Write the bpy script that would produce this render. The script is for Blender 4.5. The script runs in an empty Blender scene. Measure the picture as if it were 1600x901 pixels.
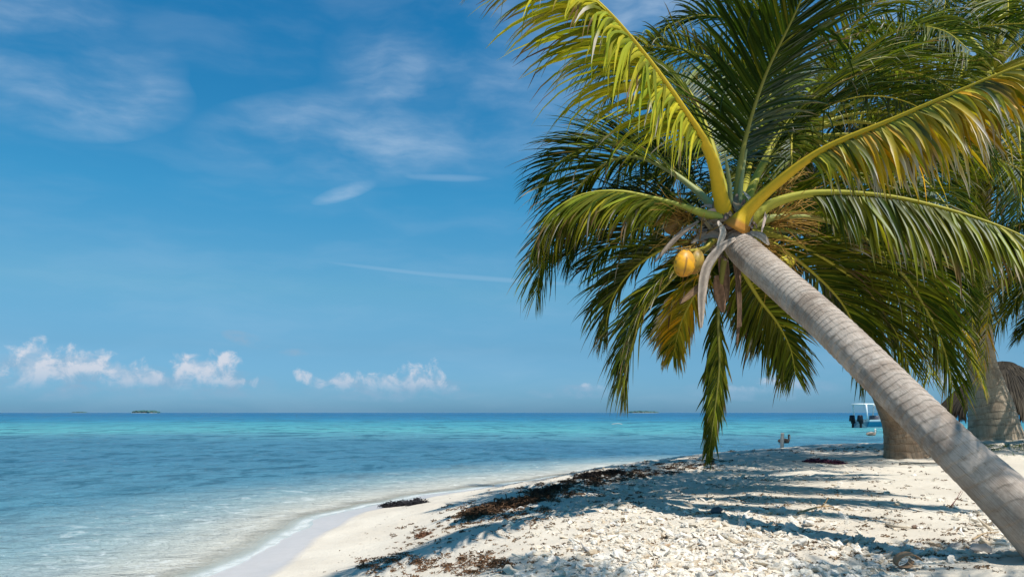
import bpy, math, random
import numpy as np
from mathutils import Vector
R = math.radians
rnd = random.Random(7)
NP = np.random.RandomState(11)
scene = bpy.context.scene
C = scene.collection
F, H0 = 1200.0, 1.5          # focal length in pixels of the 1600 px photo, eye height above the water

def at(px, py, d):
    """world point d metres ahead that the photo shows at (px, py)"""
    return np.array([(px - 800.0) / F * d, d, H0 + (644.0 - py) / F * d])

# ------------------------------------------------------------------ camera
cam = bpy.data.objects.new('camera', bpy.data.cameras.new('camera'))
C.objects.link(cam); scene.camera = cam
cam.location = (0, 0, H0); cam.rotation_euler = (R(90), 0, 0)
cam.data.sensor_width = 36; cam.data.lens = 36 * F / 1600
cam.data.shift_y = (644 - 450.5) / 1600
cam.data.clip_start = 0.05; cam.data.clip_end = 60000

# ------------------------------------------------------------------ sun and sky
SUN_EL, SUN_AZ = 62.0, 143.0        # azimuth clockwise from +Y: behind the camera, to its right
sl = bpy.data.lights.new('sun', 'SUN'); sl.energy = 5.0; sl.angle = R(0.53); sl.color = (1.0, 0.975, 0.93)
so = bpy.data.objects.new('sun', sl); C.objects.link(so)
sd = Vector((math.sin(R(SUN_AZ)) * math.cos(R(SUN_EL)), math.cos(R(SUN_AZ)) * math.cos(R(SUN_EL)), math.sin(R(SUN_EL))))
so.rotation_euler = sd.to_track_quat('Z', 'Y').to_euler(); so.location = sd * 30
scene.view_settings.view_transform = 'Standard'; scene.view_settings.look = 'None'
scene.view_settings.exposure = 0.15; scene.view_settings.gamma = 1.0
scene.view_settings.use_curve_mapping = False
scene.cycles.max_bounces = 8; scene.cycles.transparent_max_bounces = 8

class NT:
    """small node-tree helper"""
    def __init__(s, tree): s.t = tree; s.n = tree.nodes; s.l = tree.links; s.n.clear()
    def new(s, typ, **kw):
        n = s.n.new(typ)
        for k, v in kw.items(): setattr(n, k, v)
        return n
    def put(s, sock, v):
        if isinstance(v, bpy.types.NodeSocket): s.l.new(v, sock)
        else:
            if isinstance(v, (tuple, list)) and len(v) == 3 and sock.type == 'RGBA': v = (*v, 1)
            sock.default_value = v
    def m(s, op, a, b=0.0, c=None, clamp=False):
        n = s.new('ShaderNodeMath', operation=op); n.use_clamp = clamp
        s.put(n.inputs[0], a); s.put(n.inputs[1], b)
        if c is not None: s.put(n.inputs[2], c)
        return n.outputs[0]
    def mix(s, f, a, b, typ='MIX'):
        n = s.new('ShaderNodeMix', data_type='RGBA', blend_type=typ)
        s.put(n.inputs[0], f); s.put(n.inputs[6], a); s.put(n.inputs[7], b)
        return n.outputs[2]
    def noise(s, vec, scale, detail=4, rough=0.5, dist=0.0, col=False):
        n = s.new('ShaderNodeTexNoise'); s.put(n.inputs['Vector'], vec)
        n.inputs['Scale'].default_value = scale; n.inputs['Detail'].default_value = detail
        n.inputs['Roughness'].default_value = rough; n.inputs['Distortion'].default_value = dist
        return n.outputs[1 if col else 0]
    def ramp(s, v, stops, interp='LINEAR'):
        n = s.new('ShaderNodeValToRGB'); s.put(n.inputs[0], v)
        n.color_ramp.interpolation = interp; e = n.color_ramp.elements
        while len(e) < len(stops): e.new(0.5)
        for i, (p, c) in enumerate(stops):
            e[i].position = p; e[i].color = (c, c, c, 1) if isinstance(c, (int, float)) else (*c, 1)
        return n.outputs[0]
    def smooth(s, v, a, b):
        n = s.new('ShaderNodeMapRange', interpolation_type='SMOOTHSTEP')
        s.put(n.inputs[0], v); n.inputs[1].default_value = a; n.inputs[2].default_value = b
        return n.outputs[0]
    def mapv(s, vec, sc=(1, 1, 1), loc=(0, 0, 0), rot=(0, 0, 0)):
        n = s.new('ShaderNodeMapping'); s.put(n.inputs[0], vec)
        n.inputs['Scale'].default_value = sc; n.inputs['Location'].default_value = loc; n.inputs['Rotation'].default_value = rot
        return n.outputs[0]
    def comb(s, x, y, z=0.0):
        n = s.new('ShaderNodeCombineXYZ'); s.put(n.inputs[0], x); s.put(n.inputs[1], y); s.put(n.inputs[2], z)
        return n.outputs[0]
    def bump(s, h, strength, dist, normal=None):
        n = s.new('ShaderNodeBump'); s.put(n.inputs['Height'], h)
        n.inputs['Strength'].default_value = strength; n.inputs['Distance'].default_value = dist
        if normal is not None: s.put(n.inputs['Normal'], normal)
        return n.outputs[0]

world = bpy.data.worlds.new('World'); scene.world = world; world.use_nodes = True
w = NT(world.node_tree)
sky = w.new('ShaderNodeTexSky', sky_type='NISHITA'); sky.sun_disc = False
sky.sun_elevation = R(SUN_EL); sky.sun_rotation = R(SUN_AZ)
sky.altitude = 0; sky.air_density = 1.0; sky.dust_density = 0.6; sky.ozone_density = 3.0
SKY_GAIN = 0.095
tc = w.new('ShaderNodeTexCoord'); sx = w.new('ShaderNodeSeparateXYZ'); w.l.new(tc.outputs['Generated'], sx.inputs[0])
az = w.m('ARCTAN2', sx.outputs[0], sx.outputs[1])
el = w.m('ARCSINE', sx.outputs[2])
def dir_of(px, py):
    x, z = (px - 800) / F, (644 - py) / F
    return math.atan2(x, 1), math.atan2(z, math.hypot(x, 1))
ae = w.comb(az, el)
def blob(px, py, rx, ry, rot=0.0, soft=None):
    a0, e0 = dir_of(px, py)
    k = math.cos(a0) ** 2 / F
    da = w.m('SUBTRACT', az, a0); de = w.m('SUBTRACT', el, e0)
    c, s_ = math.cos(rot), math.sin(rot)
    u = w.m('MULTIPLY', w.m('ADD', w.m('MULTIPLY', da, c), w.m('MULTIPLY', de, s_)), 1 / (rx * k))
    v = w.m('MULTIPLY', w.m('SUBTRACT', w.m('MULTIPLY', de, c), w.m('MULTIPLY', da, s_)), 1 / (ry * math.cos(a0) / F))
    r2 = w.m('ADD', w.m('MULTIPLY', u, u), w.m('MULTIPLY', v, v))
    return w.m('SUBTRACT', 1.0, r2)          # 1 at the centre, 0 on the ellipse
def union(bl):
    o = bl[0]
    for b in bl[1:]:
        n = w.m('SMOOTH_MAX', o, b, 0.25); o = n
    return o
# haze-like gradient + stronger blue aloft, as the photograph's sky
skyc = w.mix(1.0, sky.outputs[0], w.ramp(w.m('MULTIPLY', el, 1.6, clamp=True), [
    (0.0, (0.30, 0.68, 1.24)), (0.03, (0.32, 0.69, 1.21)), (0.131, (0.375, 0.70, 0.96)), (0.246, (0.47, 0.90, 1.0)), (0.425, (0.27, 0.99, 1.155)), (0.743, (0.12, 0.95, 1.24)), (1.0, (0.10, 0.85, 1.2))]), 'MULTIPLY')
# cirrus
warp = w.noise(ae, 5.0, 3, 0.6, col=True)
aw = w.new('ShaderNodeVectorMath', operation='MULTIPLY_ADD'); w.put(aw.inputs[0], warp); aw.inputs[1].default_value = (0.09, 0.05, 0); w.put(aw.inputs[2], ae)
ci_n = w.noise(w.mapv(aw.outputs[0], (4, 10, 1), rot=(0, 0, R(-14))), 1.6, 7, 0.52)
ci_f = w.noise(w.mapv(aw.outputs[0], (7, 30, 1), rot=(0, 0, R(-16))), 2.6, 8, 0.6)
ci_m = union([w.m('MULTIPLY', blob(150, 160, 170, 60, R(10)), 1.0), blob(620, 120, 110, 70, R(-15)), w.m('MULTIPLY', blob(560, 215, 270, 75, R(6)), 0.85),
              w.m('MULTIPLY', blob(60, 60, 260, 120, 0), 0.55), w.m('MULTIPLY', blob(760, 120, 260, 160, 0), 0.6), blob(1000, 10, 130, 60, 0), blob(540, 300, 60, 13, R(20)), blob(1400, 60, 400, 160, 0)])
ci_m = w.m('MAXIMUM', ci_m, 0.0)
ci = w.m('MULTIPLY', w.m('MULTIPLY', w.smooth(ci_n, 0.28, 0.80), w.m('ADD', 0.05, w.m('MULTIPLY', ci_f, 1.65))), w.m('POWER', ci_m, 0.8))
streak = w.m('MULTIPLY', w.m('MAXIMUM', union([blob(760, 435, 170, 5, R(-4)), blob(640, 425, 160, 4, R(-5)), blob(700, 278, 70, 6, 0)]), 0.0), 0.22)
ci = w.m('ADD', w.m('MULTIPLY', ci, 0.78), streak, clamp=True)
veil = w.m('MULTIPLY', w.smooth(w.noise(w.mapv(aw.outputs[0], (2, 9, 1)), 2.0, 6, 0.55), 0.40, 0.75), 0.13)
ci = w.m('MAXIMUM', ci, veil)
# cumulus bank above the horizon
cu_b = union([blob(55, 576, 74, 46), blob(125, 572, 70, 32), blob(195, 582, 60, 30), blob(240, 590, 40, 16), blob(308, 580, 54, 36), blob(356, 572, 26, 24), blob(330, 596, 70, 16), blob(490, 596, 34, 13, R(-28)),
              blob(545, 597, 38, 19), blob(605, 600, 52, 22), blob(655, 592, 42, 30), blob(690, 606, 26, 13), blob(920, 606, 24, 9), blob(1220, 602, 36, 20), blob(1165, 612, 40, 9), blob(-80, 590, 90, 40), blob(1500, 590, 60, 26), blob(1650, 585, 70, 30)])
cn = w.noise(ae, 46.0, 9, 0.60, 0.4)
cn2 = w.noise(w.mapv(ae, loc=(0.006, -0.010, 0)), 46.0, 9, 0.60, 0.4)
cu = w.m('ADD', w.m('MULTIPLY', w.m('MAXIMUM', cu_b, -2.0), 0.85), w.m('MULTIPLY', w.m('SUBTRACT', cn, 0.5), 3.4))
cu_mask = w.smooth(cu, 0.02, 0.95)
lit = w.m('ADD', 0.45, w.m('MULTIPLY', w.m('SUBTRACT', cn, cn2), 5.0), clamp=True)
hgt = w.smooth(el, 0.018, 0.062)
base_fade = w.smooth(el, 0.018, 0.042)
cu_mask = w.m('MULTIPLY', cu_mask, w.m('MULTIPLY', base_fade, 0.86))
lit = w.m('MULTIPLY', w.m('ADD', w.m('MULTIPLY', lit, 0.65), 0.35), w.m('ADD', 0.25, w.m('MULTIPLY', hgt, 0.75)))
# grey hazy banks behind and under the cumulus
gb = w.m('MAXIMUM', union([blob(110, 590, 200, 40), blob(385, 530, 42, 12, R(-14)), blob(330, 600, 110, 26), blob(620, 608, 150, 22), blob(460, 550, 26, 7), blob(1190, 608, 130, 20), blob(900, 612, 80, 12), blob(-150, 600, 160, 50)]), 0.0)
gb = w.m('MULTIPLY', w.m('POWER', gb, 0.7), w.smooth(w.noise(w.mapv(ae, (1, 1.8, 1)), 24, 8, 0.6), 0.38, 0.66))
G = 1 / SKY_GAIN
c1 = w.mix(w.m('MULTIPLY', ci, 0.80), skyc, tuple(v * G for v in (0.50, 0.62, 0.76)))
c1 = w.mix(w.m('MULTIPLY', gb, 0.95), c1, tuple(v * G for v in (0.23, 0.39, 0.55)))
cc = w.mix(lit, tuple(v * G for v in (0.23, 0.41, 0.59)), tuple(v * G for v in (0.63, 0.65, 0.72)))
c1 = w.mix(cu_mask, c1, cc)
bg = w.new('ShaderNodeBackground'); w.put(bg.inputs[0], c1); bg.inputs[1].default_value = SKY_GAIN
wo = w.new('ShaderNodeOutputWorld'); w.l.new(bg.outputs[0], wo.inputs[0])

# ------------------------------------------------------------------ generic helpers
def tag(o, label=None, cat=None, group=None, kind=None):
    if label: o['label'] = label
    if cat: o['category'] = cat
    if group: o['group'] = group
    if kind: o['kind'] = kind
    return o
ORG = {}
def empty(name, loc, label, cat, group=None):
    o = bpy.data.objects.new(name, None); C.objects.link(o); o.location = [float(v) for v in loc]
    o.empty_display_size = 0.2; ORG[o.name] = np.array(loc, float)
    return tag(o, label, cat, group)
def org(o):
    while o.parent: o = o.parent
    return ORG[o.name]
def mesh(name, V, faces, mat, parent=None, smooth=True, col=None, uv=None, loc=None, mi=None):
    """one mesh object from world-space arrays; faces = list of (n,k) int arrays or one array"""
    V = np.asarray(V, float)
    if parent is not None: V = V - org(parent)
    elif loc is not None: V = V - np.asarray(loc, float)
    if isinstance(faces, np.ndarray): faces = [faces]
    faces = [np.asarray(f, np.int32) for f in faces if len(f)]
    loops = np.concatenate([f.ravel() for f in faces]); tot = np.concatenate([np.full(len(f), f.shape[1], np.int32) for f in faces])
    me = bpy.data.meshes.new(name)
    me.vertices.add(len(V)); me.vertices.foreach_set('co', V.astype(np.float32).ravel())
    me.loops.add(len(loops)); me.loops.foreach_set('vertex_index', loops)
    me.polygons.add(len(tot)); st = np.concatenate([[0], np.cumsum(tot)[:-1]]).astype(np.int32)
    me.polygons.foreach_set('loop_start', st); me.polygons.foreach_set('loop_total', tot)
    me.polygons.foreach_set('use_smooth', np.full(len(tot), smooth))
    if col is not None:
        a = me.color_attributes.new('tint', 'FLOAT_COLOR', 'POINT')
        col = np.asarray(col, np.float32)
        if col.shape[1] == 3: col = np.hstack([col, np.ones((len(col), 1), np.float32)])
        a.data.foreach_set('color', col.ravel())
    if uv is not None:
        l = me.uv_layers.new(name='UVMap'); l.data.foreach_set('uv', np.asarray(uv, np.float32)[loops].ravel())
    for mm in (mat if isinstance(mat, (list, tuple)) else [mat]): me.materials.append(mm)
    if mi is not None: me.polygons.foreach_set('material_index', np.asarray(mi, np.int32))
    me.update(calc_edges=True); me.validate()
    o = bpy.data.objects.new(name, me); C.objects.link(o)
    if parent is not None: o.parent = parent
    elif loc is not None:
        o.location = [float(v) for v in loc]
    ORG[o.name] = np.array(loc if loc is not None else (0, 0, 0), float)
    return o
class Acc:
    def __init__(s): s.V = []; s.F = []; s.K = []; s.U = []; s.n = 0
    def add(s, V, Fs, col=None, uv=None):
        V = np.asarray(V, float)
        if not isinstance(Fs, list): Fs = [Fs]
        for f in Fs: s.F.append(np.asarray(f) + s.n)
        s.V.append(V); s.n += len(V)
        if col is not None:
            col = np.asarray(col, float)
            s.K.append(np.tile(col, (len(V), 1)) if col.ndim == 1 else col)
        if uv is not None: s.U.append(uv)
    def build(s, name, mat, parent=None, **kw):
        q = [f for f in s.F if f.shape[1] == 4]; t = [f for f in s.F if f.shape[1] == 3]
        fs = ([np.concatenate(q)] if q else []) + ([np.concatenate(t)] if t else [])
        return mesh(name, np.concatenate(s.V), fs, mat, parent, col=np.concatenate(s.K) if s.K else None, uv=np.concatenate(s.U) if s.U else None, **kw)
def nrm(v): 
    v = np.asarray(v, float); return v / np.maximum(np.linalg.norm(v, axis=-1, keepdims=True), 1e-9)
def catmull(P, n):
    P = np.asarray(P, float); Q = np.vstack([2 * P[0] - P[1], P, 2 * P[-1] - P[-2]])
    out = []
    for i in range(len(P) - 1):
        t = np.linspace(0, 1, 24, endpoint=False)[:, None]; a, b, c, d = Q[i:i + 4]
        out.append(.5 * ((2 * b) + (-a + c) * t + (2 * a - 5 * b + 4 * c - d) * t ** 2 + (-a + 3 * b - 3 * c + d) * t ** 3))
    out = np.vstack(out + [P[-1:]])
    s = np.concatenate([[0], np.cumsum(np.linalg.norm(np.diff(out[:, :3], axis=0), axis=1))])
    u = np.linspace(0, s[-1], n)
    return np.stack([np.interp(u, s, out[:, k]) for k in range(out.shape[1])], 1), s[-1]
def frames(P, up=None):
    T = nrm(np.gradient(P, axis=0)); A = np.zeros_like(T)
    a = np.array(up if up is not None else ((0, 0, 1) if abs(T[0, 2]) < .9 else (1, 0, 0)), float)
    for i in range(len(P)):
        a = a - T[i] * a.dot(T[i]); a = a / np.linalg.norm(a); A[i] = a
    return T, A, np.cross(T, A)
def tube(P, r, n=8, cap=True, flat=1.0, up=None, rf=None):
    """rf(v_index, theta) -> radius factor array"""
    P = np.asarray(P, float); r = np.broadcast_to(np.asarray(r, float), (len(P),))
    T, A, B = frames(P, up)
    th = np.linspace(0, 2 * math.pi, n, endpoint=False)
    rr = r[:, None] * np.ones((1, n))
    if rf is not None: rr = rr * rf
    V = P[:, None, :] + rr[..., None] * (np.cos(th)[None, :, None] * A[:, None, :] * flat + np.sin(th)[None, :, None] * B[:, None, :])
    m = len(P); i = np.arange(m - 1)[:, None]; j = np.arange(n)[None, :]; j2 = (j + 1) % n
    Fq = np.stack([i * n + j, i * n + j2, (i + 1) * n + j2, (i + 1) * n + j], -1).reshape(-1, 4)
    V = V.reshape(-1, 3); L = np.concatenate([[0], np.cumsum(np.linalg.norm(np.diff(P, axis=0), axis=1))])
    uv = np.stack([np.tile(th / (2 * math.pi), m), np.repeat(L, n)], 1)
    Fs = [Fq]
    if cap:
        V = np.vstack([V, P[0], P[-1]]); uv = np.vstack([uv, [0, 0], [0, L[-1]]])
        a = np.arange(n); b = (a + 1) % n
        Fs.append(np.vstack([np.stack([b, a, np.full(n, m * n)], 1), np.stack([(m - 1) * n + a, (m - 1) * n + b, np.full(n, m * n + 1)], 1)]))
    return V, Fs, uv
_perm = NP.permutation(4096); _val = NP.rand(4096)
def vnoise(x, y, z=0.0):
    x = np.asarray(x, float); y = np.asarray(y, float); z = np.broadcast_to(np.asarray(z, float), x.shape)
    xi, yi, zi = np.floor(x).astype(int), np.floor(y).astype(int), np.floor(z).astype(int)
    fx, fy, fz = x - xi, y - yi, z - zi
    fx, fy, fz = [f * f * (3 - 2 * f) for f in (fx, fy, fz)]
    def h(a, b, c): return _val[_perm[(_perm[(_perm[a & 4095] + b) & 4095] + c) & 4095]]
    r = 0
    for dx in (0, 1):
        for dy in (0, 1):
            for dz in (0, 1):
                r = r + (fx if dx else 1 - fx) * (fy if dy else 1 - fy) * (fz if dz else 1 - fz) * h(xi + dx, yi + dy, zi + dz)
    return r
def fbm(x, y, z=0.0, o=4):
    r, a, t = 0, 1.0, 0
    for k in range(o): r = r + a * vnoise(x * 2 ** k + 17 * k, y * 2 ** k + 5 * k, np.asarray(z) * 2 ** k); t += a; a *= .5
    return r / t

# ------------------------------------------------------------------ materials
def new_mat(name):
    m = bpy.data.materials.new(name); m.use_nodes = True
    n = NT(m.node_tree); o = n.new('ShaderNodeOutputMaterial'); return m, n, o
def pbsdf(n, o, color, rough=0.7, normal=None, spec=0.3, **kw):
    b = n.new('ShaderNodeBsdfPrincipled'); n.put(b.inputs['Base Color'], color); n.put(b.inputs['Roughness'], rough)
    n.put(b.inputs['Specular IOR Level'], spec)
    if normal is not None: n.put(b.inputs['Normal'], normal)
    for k, v in kw.items(): n.put(b.inputs[k], v)
    n.l.new(b.outputs[0], o.inputs[0]); return b
def coords(n, kind='Object'): return n.new('ShaderNodeTexCoord').outputs[kind]
def simple(name, col, rough=0.6, spec=0.3, var=0.25, scale=12.0, bump=0.0, metal=0.0, col2=None):
    m, n, o = new_mat(name); c = coords(n); nz = n.noise(c, scale, 6, 0.6)
    c2 = col2 or tuple(v * (1 - var) for v in col)
    cc = n.mix(n.smooth(nz, 0.35, 0.68), col, c2)
    nr = n.bump(n.noise(c, scale * 3, 5, 0.6), bump, 0.01) if bump else None
    pbsdf(n, o, cc, rough, nr, spec, Metallic=metal); return m
M = {}
def tinted(name, rough=0.55, transl=0.0, gloss=0.0, nscale=40.0, nvar=0.35, bump=0.3, stretch=(1, 1, 1)):
    """colour from the vertex tint (the thing's own colour), with fine noise on top"""
    m, n, o = new_mat(name)
    a = n.new('ShaderNodeAttribute', attribute_name='tint').outputs[0]
    nz = n.noise(n.mapv(coords(n), stretch), nscale, 5, 0.6)
    f = n.m('ADD', 1 - nvar, n.m('MULTIPLY', nz, 2 * nvar))
    c = n.new('ShaderNodeVectorMath', operation='SCALE'); n.put(c.inputs[0], a); n.put(c.inputs['Scale'], f); c = c.outputs[0]
    nr = n.bump(nz, bump, 0.004) if bump else None
    if transl:
        d = n.new('ShaderNodeBsdfDiffuse'); n.put(d.inputs[0], c)
        t = n.new('ShaderNodeBsdfTranslucent'); n.put(t.inputs[0], n.mix(1.0, c, (1.25, 1.35, 0.55), 'MULTIPLY'))
        mx = n.new('ShaderNodeMixShader'); mx.inputs[0].default_value = transl; n.l.new(d.outputs[0], mx.inputs[1]); n.l.new(t.outputs[0], mx.inputs[2])
        g = n.new('ShaderNodeBsdfAnisotropic' if False else 'ShaderNodeBsdfGlossy'); g.inputs['Roughness'].default_value = rough; g.inputs[0].default_value = (0.9, 0.95, 1, 1)
        fr = n.new('ShaderNodeFresnel'); fr.inputs[0].default_value = 1.45
        m2 = n.new('ShaderNodeMixShader'); n.put(m2.inputs[0], n.m('MULTIPLY', fr.outputs[0], gloss)); n.l.new(mx.outputs[0], m2.inputs[1]); n.l.new(g.outputs[0], m2.inputs[2])
        n.l.new(m2.outputs[0], o.inputs[0])
    else: pbsdf(n, o, c, rough, nr, 0.25)
    return m
M['leaf'] = tinted('palm_leaflet', 0.50, 0.34, 0.04, 60, 0.18, 0)
M['stalk'] = tinted('palm_stalk', 0.55, 0, 0, 30, 0.14, 0.15, (1, 1, 1))
M['dry'] = tinted('dry_palm_fibre', 0.8, 0, 0, 45, 0.35, 0.6)
M['stone'] = tinted('bleached_coral', 0.85, 0, 0, 55, 0.16, 0.8)
M['weed'] = tinted('dry_seaweed', 0.8, 0, 0, 60, 0.4, 0.4)
M['coconut'] = tinted('coconut_skin', 0.42, 0, 0, 30, 0.15, 0.25)
M['paint'] = tinted('boat_paint', 0.3, 0, 0, 20, 0.06, 0)
M['feather'] = tinted('bird_feather', 0.75, 0, 0, 60, 0.25, 0.2)
M['wood'] = tinted('weathered_wood', 0.85, 0, 0, 40, 0.3, 0.5)

# bark: ring scars, fibres, cracks, lichen blotches
def bark(name, c_light, c_mid, c_dark, ring=14.0, lo=(1.0, 4.2)):
    m, n, o = new_mat(name)
    uv = n.new('ShaderNodeUVMap').outputs[0]; ob = coords(n)
    s = n.new('ShaderNodeSeparateXYZ'); n.put(s.inputs[0], uv)
    wob2 = n.noise(ob, 16, 4, 0.6)
    v = n.m('ADD', n.m('MULTIPLY', s.outputs[1], ring), n.m('MULTIPLY', n.m('SUBTRACT', wob2, 0.5), 0.6))
    v = n.m('ADD', v, 0.0)
    low = n.smooth(s.outputs[1], *lo)
    saw = n.m('FRACT', v)
    line = n.m('SUBTRACT', 1.0, n.smooth(saw, 0.0, 0.24))
    edge = n.smooth(saw, 0.80, 1.0)
    presence = n.m('MULTIPLY', n.smooth(n.noise(ob, 12, 5, 0.7), 0.42, 0.60), n.m('ADD', 0.14, n.m('MULTIPLY', low, 0.86)))
    a = n.m('MULTIPLY', s.outputs[0], 2 * math.pi)
    fv = n.comb(n.m('COSINE', a), n.m('SINE', a), n.m('MULTIPLY', s.outputs[1], 1.0))
    fib = n.noise(n.mapv(fv, (9, 9, 2.2)), 3.0, 8, 0.7)
    fib2 = n.noise(n.mapv(fv, (26, 26, 5)), 3.0, 4, 0.6)
    blot = n.noise(ob, 5.5, 8, 0.68); blot2 = n.noise(ob, 17, 6, 0.7)
    col = n.mix(n.smooth(blot, 0.36, 0.66), c_light, c_mid)
    col = n.mix(n.m('MULTIPLY', n.smooth(fib, 0.46, 0.66), 0.62), col, c_dark)
    col = n.mix(n.m('MULTIPLY', n.m('MULTIPLY', line, presence), 0.50), col, tuple(v * 0.75 for v in c_dark))
    col = n.mix(n.m('MULTIPLY', n.m('MULTIPLY', edge, low), 0.3), col, tuple(min(1, v * 1.22) for v in c_light))
    col = n.mix(n.m('MULTIPLY', n.smooth(n.noise(n.mapv(ob, loc=(3, 1, 2)), 2.6, 7, 0.66), 0.52, 0.62), 0.42), col, tuple(v * 0.85 for v in c_dark))
    col = n.mix(n.m('MULTIPLY', n.smooth(n.noise(n.mapv(ob, loc=(7, 1, 5)), 7, 7, 0.7), 0.58, 0.66), 0.45), col, tuple(min(.7, v * 1.3) for v in c_light))
    cr = n.smooth(n.noise(n.mapv(fv, (3, 3, 7)), 5.0, 3, 0.5, 1.0), 0.70, 0.76)
    col = n.mix(n.m('MULTIPLY', cr, 0.75), col, tuple(v * 0.28 for v in c_dark))
    col = n.mix(n.m('MULTIPLY', n.smooth(blot2, 0.60, 0.72), 0.4), col, tuple(v * 0.7 for v in c_dark))
    hgt = n.m('ADD', n.m('MULTIPLY', saw, 0.45), n.m('SUBTRACT', n.m('MULTIPLY', fib, 0.8), n.m('ADD', n.m('MULTIPLY', line, 0.8), n.m('MULTIPLY', cr, 0.8))))
    hgt = n.m('ADD', hgt, n.m('MULTIPLY', fib2, 0.4))
    pbsdf(n, o, col, 0.85, n.bump(hgt, 0.75, 0.012), 0.2); return m
M['bark'] = bark('palm_bark', (0.53, 0.44, 0.36), (0.37, 0.29, 0.225), (0.20, 0.145, 0.105), 14.0)
M['bark_warm'] = bark('palm_bark_warm', (0.40, 0.28, 0.18), (0.30, 0.195, 0.12), (0.14, 0.085, 0.05), 10.0, (-2, -1))
M['bark_pale'] = bark('palm_bark_pale', (0.52, 0.42, 0.30), (0.40, 0.31, 0.215), (0.19, 0.135, 0.09), 7.0, (-2, -1))

# ------------------------------------------------------------------ beach and sea bed (one sheet to the horizon)
SHORE = np.array([(-2.6, -60), (-2.5, -6), (-2.3, 0), (-2.25, 4), (-2.15, 7), (-2.3, 9.0), (-2.25, 10.6), (-1.85, 12.3), (-.5, 15), (1.5, 17.8), (3.5, 20.3), (6, 22.0), (9, 22.8), (14, 23), (24, 22), (45, 14), (90, -20)], float)
def shore_dist(x, y):
    """signed distance to the dry sand's edge, positive inland"""
    x = np.asarray(x, float); y = np.asarray(y, float)
    best = np.full(x.shape, 1e9); sg = np.ones(x.shape)
    for a, b in zip(SHORE[:-1], SHORE[1:]):
        d = b - a; L2 = d.dot(d); t = np.clip(((x - a[0]) * d[0] + (y - a[1]) * d[1]) / L2, 0, 1)
        ex, ey = x - a[0] - t * d[0], y - a[1] - t * d[1]; q = ex * ex + ey * ey
        m = q < best - 1e-9; best = np.where(m, q, best); sg = np.where(m, np.sign(d[1] * ex - d[0] * ey), sg)
    return np.sqrt(best) * np.where(sg == 0, 1, sg)
PS = [-5000, -200, -60, -20, -8, -4, -2, -1.0, -.4, 0, .5, 1.2, 2, 3, 4.5, 8, 14, 5000]
PZ = [-9, -6, -3.2, -1.3, -.46, -.21, -.085, -.028, .0, .03, .10, .25, .43, .60, .70, .74, .82, .9]
def height(x, y, fine=True):
    x = np.asarray(x, float); y = np.asarray(y, float)
    s = shore_dist(x, y)
    s2 = s + (fbm(x * .7, y * .45, 3.3, 3) - .5) * 1.15 * np.clip((9 - np.abs(s)) / 9, 0, 1)
    z = np.interp(s2, PS, PZ)
    z = z + .30 * np.exp(-.5 * (((x - 10) / 2.6) ** 2 + ((y - 13.8) / 2.6) ** 2))
    k = np.clip((s - .5) / 2, 0, 1)
    z = z + k * ((fbm(x * .9, y * .9, 1.1, 3) - .5) * .10)
    if fine: z = z + k * (fbm(x * 5, y * 5, 7.7, 3) - .5) * .045 + k * (fbm(x * 17, y * 17, 2.7, 2) - .5) * .012
    return z
def axis(lo, hi, step, far, g=1.12):
    a = list(np.arange(lo, hi + 1e-6, step)); d = step
    while a[-1] < far[1]: d *= g; a.append(a[-1] + d)
    b = []; d = step; v = lo
    while v > far[0]: d *= g; v -= d; b.append(v)
    return np.array(b[::-1] + a)
def grid(xs, ys, zf):
    X, Y = np.meshgrid(xs, ys); Z = zf(X, Y); V = np.stack([X, Y, Z], -1).reshape(-1, 3); nx = len(xs)
    i = np.arange(len(ys) - 1)[:, None]; j = np.arange(nx - 1)[None, :]
    return V, np.stack([i * nx + j, i * nx + j + 1, (i + 1) * nx + j + 1, (i + 1) * nx + j], -1).reshape(-1, 4)
gx = axis(-5, 9.5, .04, (-30000, 30000)); gy = axis(3.0, 19, .045, (-3000, 40000))
GV, GF = grid(gx, gy, height)
gs = shore_dist(GV[:, 0], GV[:, 1])
wl = (fbm(GV[:, 0] * 1.2, GV[:, 1] * .5, 9.1, 3) - .5) * .5
wet = np.clip((.06 - (gs + wl * .6)) / .10, 0, 1) * (gs > -30)
rub = np.clip((gs - 1.5) / 3, 0, 1)
m, n, o = new_mat('beach_sand')
att = n.new('ShaderNodeAttribute', attribute_name='tint'); sp = n.new('ShaderNodeSeparateColor'); n.put(sp.inputs[0], att.outputs[0])
ob = coords(n)
big = n.noise(ob, 0.9, 5, 0.6); mid = n.noise(ob, 7, 6, 0.65); fine = n.noise(ob, 150, 4, 0.7); spk = n.noise(ob, 34, 5, 0.7)
dry = n.mix(n.smooth(big, 0.35, 0.65), (0.70, 0.615, 0.49), (0.62, 0.535, 0.42))
dry = n.mix(n.m('MULTIPLY', n.smooth(mid, 0.45, 0.75), 0.3), dry, (0.57, 0.50, 0.41))
dry = n.mix(n.m('MULTIPLY', n.smooth(spk, 0.60, 0.70), 0.6), dry, (0.24, 0.17, 0.11))
dry = n.mix(n.m('MULTIPLY', n.smooth(fine, 0.55, 0.8), 0.3), dry, (0.40, 0.33, 0.26))
wetc = n.mix(n.smooth(mid, 0.3, 0.7), (0.54, 0.48, 0.43), (0.50, 0.445, 0.395))
col = n.mix(sp.outputs[0], dry, wetc)
col = n.mix(sp.outputs[2], col, n.mix(n.smooth(mid, 0.35, 0.7), (0.64, 0.585, 0.47), (0.56, 0.515, 0.42)))
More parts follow.
